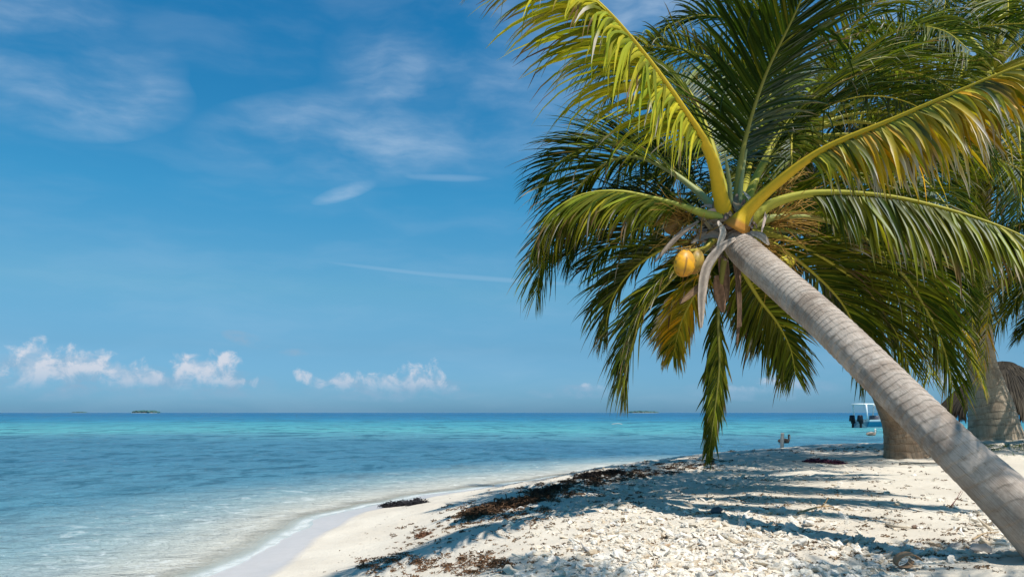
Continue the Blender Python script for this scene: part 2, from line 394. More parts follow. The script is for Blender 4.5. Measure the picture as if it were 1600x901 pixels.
# sea bed: sand below water with faint seagrass
rough = n.m('SUBTRACT', 0.9, n.m('MULTIPLY', sp.outputs[0], 0.55))
hh = n.m('ADD', n.m('MULTIPLY', mid, 1.0), n.m('ADD', n.m('MULTIPLY', spk, 0.5), n.m('MULTIPLY', fine, 0.16)))
hh = n.m('MULTIPLY', hh, n.m('SUBTRACT', 1.0, n.m('MULTIPLY', sp.outputs[0], 0.93)))
pbsdf(n, o, col, rough, n.bump(hh, 0.8, 0.03), 0.3)
M['sand'] = m
tag(mesh('beach_ground', GV, GF, M['sand'], col=np.stack([wet, rub, np.clip(-GV[:, 2] / .05, 0, 1)], 1)), kind='structure')

# ------------------------------------------------------------------ sea
def wave(X, Y):
    a = np.clip((np.hypot(X, Y) - 3) / 12, .25, 1) * np.clip(400 / np.maximum(np.hypot(X, Y), 1), 0, 1)
    dep = np.clip(-shore_dist(X, Y) / 4, 0, 1)
    z = .05 * (fbm(X * .4 + 40, Y * .6, 1.0, 3) - .5) + .085 * (fbm(X * 1.1, Y * 1.9 + X * .25, 5.0, 3) - .5)
    return z * a * (0.15 + .85 * dep)
wx = axis(-22, 14, .11, (-30000, 30000), 1.06); wy = axis(3.5, 34, .07, (-2000, 45000), 1.035)
WV, WF = grid(wx, wy, wave)
wd = -height(WV[:, 0], WV[:, 1], False) ; ws = shore_dist(WV[:, 0], WV[:, 1])
depth = np.clip(wd, 0, 10)
fw = ws < 3.5
m, n, o = new_mat('sea_water')
att = n.new('ShaderNodeAttribute', attribute_name='tint'); sp = n.new('ShaderNodeSeparateColor'); n.put(sp.inputs[0], att.outputs[0])
D = sp.outputs[0]                                       # depth in metres
ob = coords(n); s = n.new('ShaderNodeSeparateXYZ'); n.put(s.inputs[0], ob)
ly = n.m('LOGARITHM', n.m('MAXIMUM', s.outputs[1], 1.0), 10.0)
ly = n.m('ADD', ly, n.m('MULTIPLY', n.m('SUBTRACT', n.noise(n.mapv(ob, (.014, .02, 1)), 1.0, 8, 0.66), 0.5), 0.42))
t = n.m('DIVIDE', n.m('SUBTRACT', ly, 0.9), 2.1, clamp=True)     # 8 m .. 1000 m
def T(dist): return (math.log10(dist) - .9) / 2.1
body = n.ramp(t, [(0, (0.12, 0.29, 0.35)), (T(14), (0.095, 0.25, 0.325)), (T(22), (0.075, 0.215, 0.295)), (T(36), (0.075, 0.22, 0.30)),
                  (T(47), (0.10, 0.28, 0.34)), (T(62), (0.115, 0.38, 0.40)), (T(100), (0.075, 0.31, 0.37)), (T(160), (0.035, 0.20, 0.32)), (T(400), (0.02, 0.13, 0.25)), (1, (0.02, 0.12, 0.24))])
pat = n.noise(n.mapv(ob, (.045, .05, 1)), 1.0, 8, 0.66)
midm = n.m('MULTIPLY', n.smooth(pat, 0.44, 0.62), n.m('MULTIPLY', n.smooth(t, 0.1, 0.3), n.m('SUBTRACT', 1.0, n.smooth(t, T(40), T(56)))))
body = n.mix(n.m('MULTIPLY', midm, 0.45), body, (0.045, 0.145, 0.24))
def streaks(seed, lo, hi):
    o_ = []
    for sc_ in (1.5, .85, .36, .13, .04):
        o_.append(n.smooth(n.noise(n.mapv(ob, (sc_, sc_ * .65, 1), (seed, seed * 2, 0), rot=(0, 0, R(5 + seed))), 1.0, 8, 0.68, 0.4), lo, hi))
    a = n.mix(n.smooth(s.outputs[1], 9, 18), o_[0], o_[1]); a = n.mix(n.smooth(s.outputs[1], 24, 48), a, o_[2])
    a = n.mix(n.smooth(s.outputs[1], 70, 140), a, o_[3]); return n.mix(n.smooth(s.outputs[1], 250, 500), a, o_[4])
ripple_shade = streaks(1, 0.49, 0.60); rip2 = streaks(7, 0.44, 0.57)
body = n.mix(n.m('MULTIPLY', ripple_shade, n.m('ADD', 0.52, n.m('MULTIPLY', n.smooth(t, 0.0, T(20)), 0.12))), body, (0.02, 0.095, 0.145))  # dark wave faces painted into the body colour as noise streaks
shal = n.mix(n.smooth(D, 0.0, 0.17), (0.56, 0.525, 0.44), (0.29, 0.40, 0.40))
body = n.mix(n.smooth(D, 0.06, 0.34), shal, body)
r1 = n.noise(n.mapv(ob, (1.0, 1.7, 1), rot=(0, 0, R(10))), 1.0, 8, 0.62)
r2 = n.noise(n.mapv(ob, (6, 9, 1), rot=(0, 0, R(-8))), 1.0, 6, 0.65)
r3 = n.noise(n.mapv(ob, (.16, .28, 1), rot=(0, 0, R(4))), 1.0, 8, 0.66)
nb = n.bump(r3, 1.0, 1.2)
nb = n.bump(r1, 1.0, 0.22, nb); nb = n.bump(r2, 0.8, 0.05, nb)
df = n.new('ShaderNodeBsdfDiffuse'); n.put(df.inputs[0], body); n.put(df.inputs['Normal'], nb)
gl = n.new('ShaderNodeBsdfGlossy'); gl.inputs['Roughness'].default_value = 0.10; n.put(gl.inputs['Normal'], nb)
fr = n.new('ShaderNodeFresnel'); fr.inputs[0].default_value = 1.33; n.put(fr.inputs['Normal'], nb)
frc = n.m('MULTIPLY', n.m('MINIMUM', fr.outputs[0], 0.62), n.m('SUBTRACT', 1.0, n.m('MULTIPLY', rip2, 0.72)))
tr = n.new('ShaderNodeBsdfTransparent'); tr.inputs[0].default_value = (0.90, 0.97, 0.97, 1)
alpha = n.smooth(D, 0.0, 0.035)
b1 = n.new('ShaderNodeMixShader'); n.put(b1.inputs[0], alpha); n.l.new(tr.outputs[0], b1.inputs[1]); n.l.new(df.outputs[0], b1.inputs[2])
b2 = n.new('ShaderNodeMixShader'); n.put(b2.inputs[0], n.m('MULTIPLY', frc, n.smooth(D, 0.0, 0.12))); n.l.new(b1.outputs[0], b2.inputs[1]); n.l.new(gl.outputs[0], b2.inputs[2])
# foam: lacy film in the swash and along the water's edge
fl = n.noise(n.mapv(ob, (2.4, 3.2, 1), rot=(0, 0, R(22))), 1.0, 9, 0.78, 1.2)
edge = n.m('MULTIPLY', n.smooth(D, 0.0, 0.002), n.m('SUBTRACT', 1.0, n.smooth(D, 0.004, 0.010)))
lace = n.m('MULTIPLY', n.smooth(fl, 0.52, 0.66), n.m('MULTIPLY', n.smooth(D, 0.005, 0.03), n.m('SUBTRACT', 1.0, n.smooth(D, 0.10, 0.28))))
foam = n.m('MAXIMUM', n.m('MULTIPLY', edge, n.smooth(fl, 0.36, 0.56)), n.m('MULTIPLY', lace, 0.75))
fd = n.new('ShaderNodeBsdfDiffuse'); fd.inputs[0].default_value = (0.75, 0.76, 0.72, 1)
b3 = n.new('ShaderNodeMixShader'); n.put(b3.inputs[0], n.m('MULTIPLY', foam, 0.55)); n.l.new(b2.outputs[0], b3.inputs[1]); n.l.new(fd.outputs[0], b3.inputs[2])
n.l.new(b3.outputs[0], o.inputs[0])
M['sea'] = m
keep = fw[WF].any(axis=1)
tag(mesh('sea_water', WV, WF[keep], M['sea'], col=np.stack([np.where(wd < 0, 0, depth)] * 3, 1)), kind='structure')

# ------------------------------------------------------------------ palm fronds
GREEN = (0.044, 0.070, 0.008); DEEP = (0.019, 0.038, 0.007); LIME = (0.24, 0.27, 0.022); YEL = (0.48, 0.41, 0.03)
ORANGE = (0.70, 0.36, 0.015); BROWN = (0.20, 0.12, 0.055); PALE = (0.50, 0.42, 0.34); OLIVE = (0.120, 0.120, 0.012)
STY = {   # leaflet colour at base / middle, weights; brown tips; bleached tips; 'deep' darkened to stand for shade, 'lit' yellowed for sun
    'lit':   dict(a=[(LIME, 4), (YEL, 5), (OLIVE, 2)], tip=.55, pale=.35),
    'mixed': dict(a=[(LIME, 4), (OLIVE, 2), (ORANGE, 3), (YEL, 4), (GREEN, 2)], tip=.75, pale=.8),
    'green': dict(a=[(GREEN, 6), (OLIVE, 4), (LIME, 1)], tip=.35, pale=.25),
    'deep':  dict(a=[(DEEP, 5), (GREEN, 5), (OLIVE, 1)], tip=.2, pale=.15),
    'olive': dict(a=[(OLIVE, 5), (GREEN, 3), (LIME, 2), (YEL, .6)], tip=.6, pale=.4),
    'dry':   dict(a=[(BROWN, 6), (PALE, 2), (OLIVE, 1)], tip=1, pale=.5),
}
def frond(parent, ctrl, L=.80, n=122, t0=.2, droop=1.0, vee=.45, style='green', seed=0, wd=.029, r0=.042, roll=0.0, stalk=(0.36, 0.33, 0.035), sdir=None, fwd=(28, 62), label=None, seg=7, ragged=.12, rbase=None, tipc_=(.42, .34, .03)):
    rs = np.random.RandomState(seed + 1000); st = STY[style]
    NPT = 90; P, LEN = catmull(ctrl, NPT); Tn = nrm(np.gradient(P, axis=0))
    if sdir is None:
        h = P[-1] - P[0]; h[2] = 0
        if np.linalg.norm(h) < .05: h = np.array([0, -1, 0.])
        S0 = np.cross(nrm(h), [0, 0, 1.])
    else: S0 = np.array(sdir, float)
    S = nrm(S0[None] - Tn * (Tn @ S0)[:, None]); U = np.cross(S, Tn)
    if roll:
        a = R(roll) * np.linspace(0, 1, NPT)[:, None] ; S, U = S * np.cos(a) + U * np.sin(a), U * np.cos(a) - S * np.sin(a)
    tt = np.linspace(0, 1, NPT)
    # ---- rachis
    rad = np.interp(tt, [0, .05, .15, .35, .7, 1], [r0 * (rbase or 1.6), r0 * 1.15, r0 * .85, r0 * .5, r0 * .26, r0 * .08])
    V, Fs, uv = tube(P, rad, 8, True, .8, up=U[0])
    sc = np.array(stalk); tl = np.concatenate([np.repeat(tt, 8), [0, 1]])[:, None]
    kc = sc * (1 - tl) + np.array(tipc_) * tl; kc = kc * (1 + .15 * (np.concatenate([np.tile(np.linspace(-1, 1, 8), NPT), [0, 0]])[:, None]))
    if rbase and rbase > 2: kc = np.where(tl < .03, np.array([.46, .20, .03]), kc)
    # ---- leaflets
    N = n * 2; side = np.tile([1., -1.], n)
    tq = t0 + (1 - t0) * (np.repeat(np.arange(n), 2) + .5 * rs.rand(N)) / n; tq = np.clip(tq, 0, .999)
    def ev(A): return np.stack([np.interp(tq, tt, A[:, k]) for k in range(3)], 1)
    p = ev(P); tg = nrm(ev(Tn)); sdv = nrm(ev(S)); upv = nrm(ev(U)); u = (tq - t0) / (1 - t0)
    ln = L * np.interp(u, [0, .06, .2, .45, .8, 1], [.45, .72, .95, 1.0, .72, .38]) * (1 + rs.randn(N) * ragged)
    ln *= np.where(rs.rand(N) < .05, rs.uniform(.3, .7, N), 1)
    wdt = wd * np.interp(u, [0, .15, .6, 1], [.6, 1, .9, .45]) * rs.uniform(.75, 1.2, N)
    fa = np.radians(np.interp(u, [0, 1], fwd) + rs.randn(N) * 5)
    vs = np.where(side > 0, vee[0], vee[1]) if isinstance(vee, tuple) else vee
    v = vs * np.interp(u, [0, 1], [1.2, .6] if isinstance(vee, tuple) else [1.2, .4]) + rs.randn(N) * .10
    d = (side[:, None] * sdv * np.cos(v)[:, None] + upv * np.sin(v)[:, None]) * np.cos(fa)[:, None] + tg * np.sin(fa)[:, None]
    W = tg.copy(); tw = rs.randn(N) * .5 / seg; k0 = droop * rs.uniform(.55, 1.35, N) * .95 / seg
    brk = np.where(rs.rand(N) < .17, rs.randint(2, seg, N), 99)        # some leaflets snap and hang
    cols = st['a']; cw = np.array([c[1] for c in cols], float); cw /= cw.sum(); ca = np.array([c[0] for c in cols])
    cid = rs.choice(len(cols), N, p=cw); pid = np.clip(np.round(u * (len(cols) * 3)).astype(int), 0, 99)
    base = ca[cid] * rs.uniform(.72, 1.3, (N, 1)); base2 = ca[rs.choice(len(cols), N, p=cw)]
    if style == 'mixed':
        om = (rs.rand(N) < np.interp(u, [0, .15, .3, .5, .7, 1], [.10, .4, .85, .75, .4, .2])); base2 = np.where(om[:, None], np.array(ORANGE) * rs.uniform(.8, 1.2, (N, 1)), base2)
        base = np.where((om & (rs.rand(N) < .5))[:, None], np.array(YEL) * .8, base)
    hastip = rs.rand(N) < st['tip']; pale = rs.rand(N) < st['pale']; tipc = np.where(pale[:, None], PALE, BROWN) * rs.uniform(.7, 1.2, (N, 1)); tl0 = rs.uniform(.55, .95, N)
    rings = []; kk = []
    q = p.copy()
    for i in range(seg + 1):
        s = i / seg
        W = nrm(W - d * (W * d).sum(1, keepdims=True)); Nn = np.cross(d, W)
        a = tw[:, None]; W = W * np.cos(a) + Nn * np.sin(a); Nn = np.cross(d, W)
        wp = min(1, .35 + 4 * s) * (1 - s ** 2.6) + .03
        hw = (wdt * .5 * wp)[:, None]
        rings.append(np.stack([q - W * hw + Nn * hw * .28, q - Nn * hw * .28, q + W * hw + Nn * hw * .28], 1))
        c = base * (1 - .55 * s) + base2 * .55 * s
        f = np.clip((s - tl0 * (1 if True else 1)) / .12 + .0, 0, 1)[:, None] * hastip[:, None]
        c = c * (1 - f) + tipc * f
        kk.append(np.repeat(c[:, None, :], 3, 1))
        q = q + d * (ln / seg)[:, None]
        g = k0 * (.5 + 1.6 * s) + np.where(i >= brk, .9, 0)
        d = nrm(d + np.array([0, 0, -1.])[None] * g[:, None] + rs.randn(N, 3) * .025)
    A = np.stack(rings, 1); K = np.stack(kk, 1)           # N, seg+1, 3, 3
    VV = A.reshape(-1, 3); KK = K.reshape(-1, 3)
    b = (np.arange(N) * (seg + 1) * 3)[:, None, None]; i = (np.arange(seg) * 3)[None, :, None]; j = np.arange(2)[None, None, :]
    Fq = np.stack([b + i + j, b + i + j + 1, b + i + 3 + j + 1, b + i + 3 + j], -1).reshape(-1, 4)
    fo = mesh('frond', VV, Fq, M['leaf'], parent, col=KK)
    if label: fo['label'] = label
    mesh('stalk', V, Fs, M['stalk'], fo, col=kc)
    return fo
def arc(c, azd, e0, length, sag, n=7, bend=0.0):
    """natural arching rachis: leaves c at azimuth azd (0 = +Y, 90 = +X), elevation e0, bends down by sag degrees in all"""
    P = [np.array(c, float)]
    for i in range(n):
        s = (i + .5) / n; e = R(e0 - sag * s ** 1.25); a = R(azd + bend * s)
        P.append(P[-1] + np.array([math.sin(a) * math.cos(e), math.cos(a) * math.cos(e), math.sin(e)]) * length / n)
    return P
RING = {}
def trunk(parent, ctrl, name='trunk', mat='bark', nseg=64, nl=420, ring=13.0, amp=.035, seed=0, rootflare=0.0):
    """ctrl: (x,y,z,radius)"""
    Q, LEN = catmull(ctrl, nl); P, r = Q[:, :3], Q[:, 3]
    th = np.linspace(0, 2 * math.pi, nseg, endpoint=False)[None, :]; v = np.linspace(0, LEN, nl)[:, None]
    cx, sy = np.cos(th) * 1.3, np.sin(th) * 1.3
    v_ = v + .35 * v * v / LEN - .2 * v; ph = v_ * ring + 1.1 * fbm(cx * .8 + 0 * v, sy * .8 + v * 2.0, seed + v * .3, 4) + 2.4 * fbm(0 * th + v * 2.2, 0 * th + seed * 1.0 + 0 * v, 0.0, 3) + .3 * np.sin(th + seed)
    saw = ph % 1.0
    step = np.where(saw < .12, saw / .12, 1 - (saw - .12) / .88)
    strg = vnoise(0 * th + v * 3.1, 0 * v + seed + 0 * th)
    rf = 1 + amp * (step - .5) * (.3 + 1.2 * strg) * (.35 + .65 * np.clip(v / LEN * 1.6, 0, 1)) + .05 * (fbm(cx * 1.5 + 0 * v, sy * 1.5 + v * 1.2, seed + 4.0, 3) - .5) + .02 * (fbm(cx * 7 + 0 * v, sy * 7 + v * 5, seed + 9.0, 2) - .5)
    if rootflare: rf = rf * (1 + rootflare * np.exp(-v / .10) * (.6 + .8 * vnoise(cx * 3.2 + 0 * v, sy * 3.2 + v * 8)))
    RING[mat] = ring
    V, Fs, uv = tube(P, r, nseg, True, up=(0, 1, 0) if abs(P[1][2] - P[0][2]) > .01 else None, rf=rf)
    # keep the wrap seam continuous: u runs in cos/sin inside the material
    uv[:nl * nseg, 1] = (ph / ring).ravel()
    return mesh(name, V, Fs, M[mat], parent, uv=uv)
def twigs(parent, c, n, spread, length, seed, name='flower_stalk', colr=(0.34, 0.19, 0.035), r=.0045, down=.5):
    rs = np.random.RandomState(seed); ac = Acc()
    for k in range(n):
        d = nrm(np.array(spread) + rs.randn(3) * .55); p = np.array(c) + rs.randn(3) * .03; pts = [p]
        for i in range(5):
            d = nrm(d + rs.randn(3) * .16 + np.array([0, 0, -1]) * down * .2); p = p + d * length * rs.uniform(.6, 1.2) / 5; pts.append(p)
        V, Fs, _ = tube(np.array(pts), np.linspace(r * 1.3, r * .5, 6), 5)
        ac.add(V, Fs, np.array(colr) * rs.uniform(.5, 1.3))
    return ac.build(name, M['dry'], parent)
def blade(P, wdt, n=3, cup=.35, up=(0, 0, 1), thick=.004):
    """curved dry sheet (spathe, leaf base) with thickness"""
    P, _ = catmull(P, 22); T_, A, B = frames(P, up); t = np.linspace(0, 1, 22); wv = wdt * np.sin(np.pi * np.clip(t * .93 + .05, 0, 1)) ** .6
    js = np.linspace(-1, 1, 7); V = []
    for sgn in (0, 1):
        V.append(P[:, None] + B[:, None] * (wv[:, None] * js[None])[..., None] + A[:, None] * ((js[None] ** 2) * wv[:, None] * cup - sgn * thick)[..., None])
    V = np.concatenate([v.reshape(-1, 3) for v in V]); i = np.arange(21)[:, None]; j = np.arange(6)[None]
    f = np.stack([i * 7 + j, i * 7 + j + 1, (i + 1) * 7 + j + 1, (i + 1) * 7 + j], -1).reshape(-1, 4)
    o2 = 22 * 7; e = []
    for a, b in [(np.arange(21) * 7, np.arange(1, 22) * 7), (np.arange(21) * 7 + 6, np.arange(1, 22) * 7 + 6)]:
        e.append(np.stack([a, b, b + o2, a + o2], 1))
    return V, [f, f[:, ::-1] + o2, *e]
def ragged_fibre(parent, c, axis_, rad, n, length, seed, name='leaf_base', colr=(0.26, 0.19, 0.13)):
    """torn leaf sheaths wrapped round the crown"""
    rs = np.random.RandomState(seed); ac = Acc(); ax = nrm(axis_); a0 = nrm(np.cross(ax, [0, 0, 1.01])); b0 = np.cross(ax, a0)
    for k in range(n):
        th = rs.rand() * 6.28; rr = rad * rs.uniform(.75, 1.08); o_ = a0 * math.cos(th) + b0 * math.sin(th)
        p = np.array(c) + ax * rs.uniform(-.13, .10) + o_ * rr * .9
        d = nrm(ax * rs.uniform(.5, 1.4) + o_ * rs.uniform(-.1, .5) + rs.randn(3) * .2); pts = [p]
        for i in range(3): p = p + d * length * rs.uniform(.5, 1.3) / 3; d = nrm(d + rs.randn(3) * .25 + [0, 0, -.22]); pts.append(p)
        V, Fs = blade(pts, rs.uniform(.010, .045), up=o_)
        ac.add(V, Fs, np.array(colr) * rs.uniform(.45, 1.6) * np.array([1, rs.uniform(.92, 1.05), rs.uniform(.85, 1.15)]))
    return ac.build(name, M['dry'], parent)
def nut(parent, c, r, seed, label=None, colr=(0.56, 0.36, 0.035), squash=1.25, name='coconut', ax=(0.1, 0.1, 1), stem=True):
    rs = np.random.RandomState(seed); u = np.linspace(0, 2 * math.pi, 36, endpoint=False)[None]; v = np.linspace(0.02, math.pi - .02, 26)[:, None]
    lob = 1 + .05 * np.cos(3 * u + seed) * np.sin(v)
    X = np.sin(v) * np.cos(u) * lob; Y = np.sin(v) * np.sin(u) * lob; Z = np.cos(v) * squash * (1 + 0 * u)
    X = X * (1 + .12 * (-np.cos(v))); Y = Y * (1 + .12 * (-np.cos(v)))
    az_ = nrm(ax); a0 = nrm(np.cross(az_, [0, 1, .01])); b0 = np.cross(az_, a0)
    V = np.array(c) + r * (X[..., None] * a0 + Y[..., None] * b0 + Z[..., None] * az_); V = V.reshape(-1, 3)
    i = np.arange(25)[:, None]; j = np.arange(36)[None]; f = np.stack([i * 36 + j, (i + 1) * 36 + j, (i + 1) * 36 + (j + 1) % 36, i * 36 + (j + 1) % 36], -1).reshape(-1, 4)
    nz = fbm(V[:, 0] * 22, V[:, 1] * 22, V[:, 2] * 22, 4)[:, None]; K = np.array(colr) * (1 + 0 * nz)
    g = np.clip((nz - .46) * 6, 0, 1) * .45; K = K * (1 - g) + np.array([.30, .145, .05]) * g
    lowf = np.clip(-Z.reshape(-1, 1) / squash - .55, 0, 1) * 1.2; K = K * (1 - lowf) + np.array([.42, .17, .03]) * lowf
    str_ = ((np.abs(((np.broadcast_to(u, Z.shape).reshape(-1, 1) * 3 / math.pi + .06 * nz + seed) % 1) - .5) < .035) & (nz > .42)) * .75; K = K * (1 - str_) + np.array([.10, .05, .03]) * str_
    o_ = mesh(name, V, f, M['coconut'], parent, col=K)
    if label: o_['label'] = label
    if stem:
        ac = Acc()
        for k in range(5):
            a = k * 1.256 + rs.rand() * .4; d = a0 * math.cos(a) + b0 * math.sin(a)
            Vb, Fb = blade([np.array(c) + az_ * r * squash * 1.02, np.array(c) + az_ * r * squash * .97 + d * r * .28, np.array(c) + az_ * r * squash * .84 + d * r * .52], r * .2, up=az_)
            ac.add(Vb, Fb, (.25, .17, .07))
        ac.build('calyx', M['dry'], o_)
    return o_

# ------------------------------------------------------------------ PALM 1: the leaning palm
base1 = at(1650, 882, 4.08)
p1 = empty('coconut_palm', base1, 'leaning coconut palm with pale ringed trunk, yellow stalks and a ripe coconut', 'palm tree', 'coconut palms on the beach')
def tp(px, py, d, wpx): a = at(px, py, d); return (*a, wpx * d / F / 2)
trunk(p1, [(*(base1 + [.20, -.06, -.30]), .20), tp(1660, 870, 4.08, 98), tp(1615, 818, 4.12, 87), tp(1552, 757, 4.2, 75), tp(1488, 697, 4.35, 67), tp(1381, 592, 4.85, 61), tp(1300, 513, 5.35, 57), tp(1215, 438, 5.95, 52), tp(1162, 391, 6.45, 47), tp(1146, 366, 6.64, 38), tp(1142, 356, 6.74, 22)],
      nseg=96, nl=620, ring=14, amp=.045, seed=2)
c1_ = at(1146, 352, 6.66)
C1 = lambda dx=0, dy=0, dd=0: at(1146 + dx, 352 + dy, 6.66 + dd)
def F1(pts, **k): return frond(p1, [at(*q) for q in pts], **k)
YS = (0.60, 0.38, 0.015)
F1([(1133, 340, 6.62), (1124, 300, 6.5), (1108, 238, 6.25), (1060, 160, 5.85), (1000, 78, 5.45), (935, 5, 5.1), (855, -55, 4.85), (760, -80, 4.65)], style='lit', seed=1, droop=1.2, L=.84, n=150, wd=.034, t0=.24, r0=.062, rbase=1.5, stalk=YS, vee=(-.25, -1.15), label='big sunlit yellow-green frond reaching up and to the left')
F1([(1150, 358, 6.50), (1172, 325, 6.42), (1215, 285, 6.25), (1290, 232, 5.95), (1400, 185, 5.55), (1500, 142, 5.2), (1610, 98, 4.9), (1760, 60, 4.6)], style='mixed', seed=2, droop=1.7, L=.66, n=140, wd=.037, t0=.28, r0=.062, rbase=2.3, stalk=YS, vee=(-1.1, -.9), label='frond with orange and bleached leaflets reaching up to the right')
F1([(1172, 345, 6.60), (1210, 317, 6.55), (1275, 302, 6.45), (1380, 306, 6.2), (1490, 330, 5.95), (1600, 370, 5.7), (1720, 440, 5.45)], style='olive', seed=3, droop=1.35, L=.72, n=145, wd=.034, t0=.2, r0=.052, stalk=(0.40, .38, .05), vee=(-.9, -.6))
F1([(1172, 350, 6.75), (1215, 340, 6.8), (1280, 342, 6.85), (1350, 372, 6.9), (1420, 440, 6.9), (1470, 530, 6.9), (1490, 610, 6.9)], style='green', seed=4, droop=1.2, L=.75, r0=.042, stalk=(0.32, .34, .10))
F1([(1130, 342, 6.60), (1095, 332, 6.6), (1030, 312, 6.65), (965, 299, 6.7), (905, 306, 6.8), (858, 338, 6.85), (830, 395, 6.9)], style='olive', seed=5, droop=1.5, L=.62, r0=.044, stalk=(0.36, .36, .06), vee=(-.7, -.7), t0=.2)
F1([(1125, 335, 6.8), (1085, 295, 6.95), (1030, 258, 7.1), (975, 245, 7.3), (920, 275, 7.45), (880, 335, 7.55), (850, 400, 7.6), (838, 455, 7.6)], style='green', seed=6, droop=.55, L=.80, r0=.040, stalk=(0.26, .28, .12), vee=.1, n=130)
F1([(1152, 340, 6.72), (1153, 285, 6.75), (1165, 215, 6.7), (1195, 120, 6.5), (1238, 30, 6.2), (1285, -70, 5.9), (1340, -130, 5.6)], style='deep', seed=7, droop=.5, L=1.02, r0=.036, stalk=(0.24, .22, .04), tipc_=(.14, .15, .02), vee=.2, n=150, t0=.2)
F1([(1158, 340, 6.75), (1185, 270, 7.0), (1225, 200, 7.3), (1290, 140, 7.7), (1370, 110, 8.1), (1450, 120, 8.4), (1520, 160, 8.6)], style='green', seed=8, droop=.9, L=.8, r0=.042)
F1([(1142, 340, 6.85), (1125, 270, 7.2), (1105, 200, 7.6), (1075, 140, 8.0), (1035, 110, 8.4), (985, 115, 8.7), (945, 150, 8.9)], style='green', seed=9, droop=.8, L=.8, r0=.042)
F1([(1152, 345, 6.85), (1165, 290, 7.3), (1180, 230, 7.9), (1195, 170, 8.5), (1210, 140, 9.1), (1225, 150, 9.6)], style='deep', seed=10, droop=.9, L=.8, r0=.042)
# lower ring of hanging fronds
F1([(1120, 368, 6.65), (1095, 395, 6.6), (1050, 435, 6.55), (1012, 480, 6.55), (990, 530, 6.55), (980, 575, 6.55), (978, 612, 6.55)], style='olive', seed=11, droop=1.2, L=.62, r0=.036, t0=.22, stalk=(.30, .28, .06))
F1([(1122, 362, 6.8), (1080, 375, 6.95), (1030, 392, 7.1), (985, 425, 7.2), (955, 470, 7.25), (945, 520, 7.3)], style='green', seed=12, droop=1.1, L=.62, r0=.036, t0=.2)
F1([(1138, 372, 6.70), (1128, 430, 6.8), (1122, 500, 6.9), (1124, 570, 6.9), (1117, 640, 6.9), (1107, 712, 6.9)], style='green', tipc_=(.16, .15, .02), stalk=(.20, .19, .04), seed=13, droop=1.0, L=.36, r0=.030, t0=.30, wd=.026, sdir=(1, .3, 0), fwd=(56, 76))
F1([(1148, 372, 6.9), (1160, 420, 7.1), (1185, 465, 7.3), (1215, 505, 7.4), (1235, 545, 7.4), (1243, 585, 7.4)], style='olive', seed=14, droop=.7, L=.62, r0=.036, t0=.2, sdir=(1, .2, 0), fwd=(30, 60))
F1([(1135, 372, 6.85), (1110, 420, 7.1), (1080, 470, 7.3), (1062, 510, 7.4), (1052, 555, 7.4)], style='mixed', seed=15, droop=1.2, L=.45, r0=.032, t0=.3, sdir=(1, .2, 0), fwd=(40, 65))
F1([(1165, 365, 6.9), (1215, 385, 7.1), (1275, 430, 7.3), (1320, 480, 7.4), (1345, 540, 7.4), (1355, 590, 7.4)], style='green', seed=16, droop=.9, L=.7, r0=.036, t0=.2)
F1([(1160, 360, 7.0), (1230, 360, 7.5), (1310, 375, 8.0), (1390, 420, 8.4), (1450, 490, 8.6), (1480, 560, 8.7)], style='deep', seed=17, droop=1.0, L=.8, r0=.04)
F1([(1135, 360, 7.0), (1080, 350, 7.6), (1020, 350, 8.1), (960, 375, 8.5), (915, 420, 8.7)], style='deep', seed=18, droop=1.0, L=.75, r0=.038)
F1([(1150, 366, 7.0), (1165, 400, 7.5), (1180, 440, 7.8), (1190, 490, 7.9), (1195, 535, 7.9)], style='deep', seed=19, droop=.9, L=.6, r0=.036, sdir=(1, .1, 0))
F1([(1140, 366, 7.0), (1115, 400, 7.4), (1085, 430, 7.7), (1060, 470, 7.9), (1040, 520, 7.9)], style='green', seed=20, droop=.9, L=.6, r0=.036, sdir=(1, .1, 0))
F1([(1128, 350, 6.9), (1090, 330, 7.2), (1040, 320, 7.5), (980, 325, 7.8), (925, 350, 8.0), (885, 400, 8.1)], style='deep', seed=101, droop=.9, L=.8, r0=.034)
F1([(1130, 345, 7.0), (1085, 290, 7.4), (1020, 240, 7.8), (950, 225, 8.1), (885, 245, 8.3), (840, 290, 8.4)], style='deep', seed=102, droop=.7, L=.85, r0=.034)
F1([(1170, 362, 6.9), (1225, 372, 7.0), (1290, 405, 7.1), (1350, 450, 7.2), (1395, 510, 7.2), (1420, 570, 7.2)], style='olive', seed=103, droop=1.0, L=.72, r0=.034)
F1([(1160, 345, 7.0), (1220, 310, 7.4), (1300, 300, 7.8), (1390, 325, 8.1), (1460, 380, 8.3), (1510, 450, 8.4)], style='green', seed=104, droop=1.1, L=.85, r0=.034)
F1([(1165, 355, 6.9), (1220, 335, 7.2), (1300, 335, 7.5), (1380, 360, 7.7), (1450, 410, 7.9), (1500, 480, 8.0)], style='deep', seed=105, droop=1.1, L=.8, r0=.034)
F1([(1155, 335, 7.0), (1200, 250, 7.4), (1270, 180, 7.9), (1350, 150, 8.3), (1430, 165, 8.6), (1490, 220, 8.8)], style='deep', seed=106, droop=.9, L=.85, r0=.034)
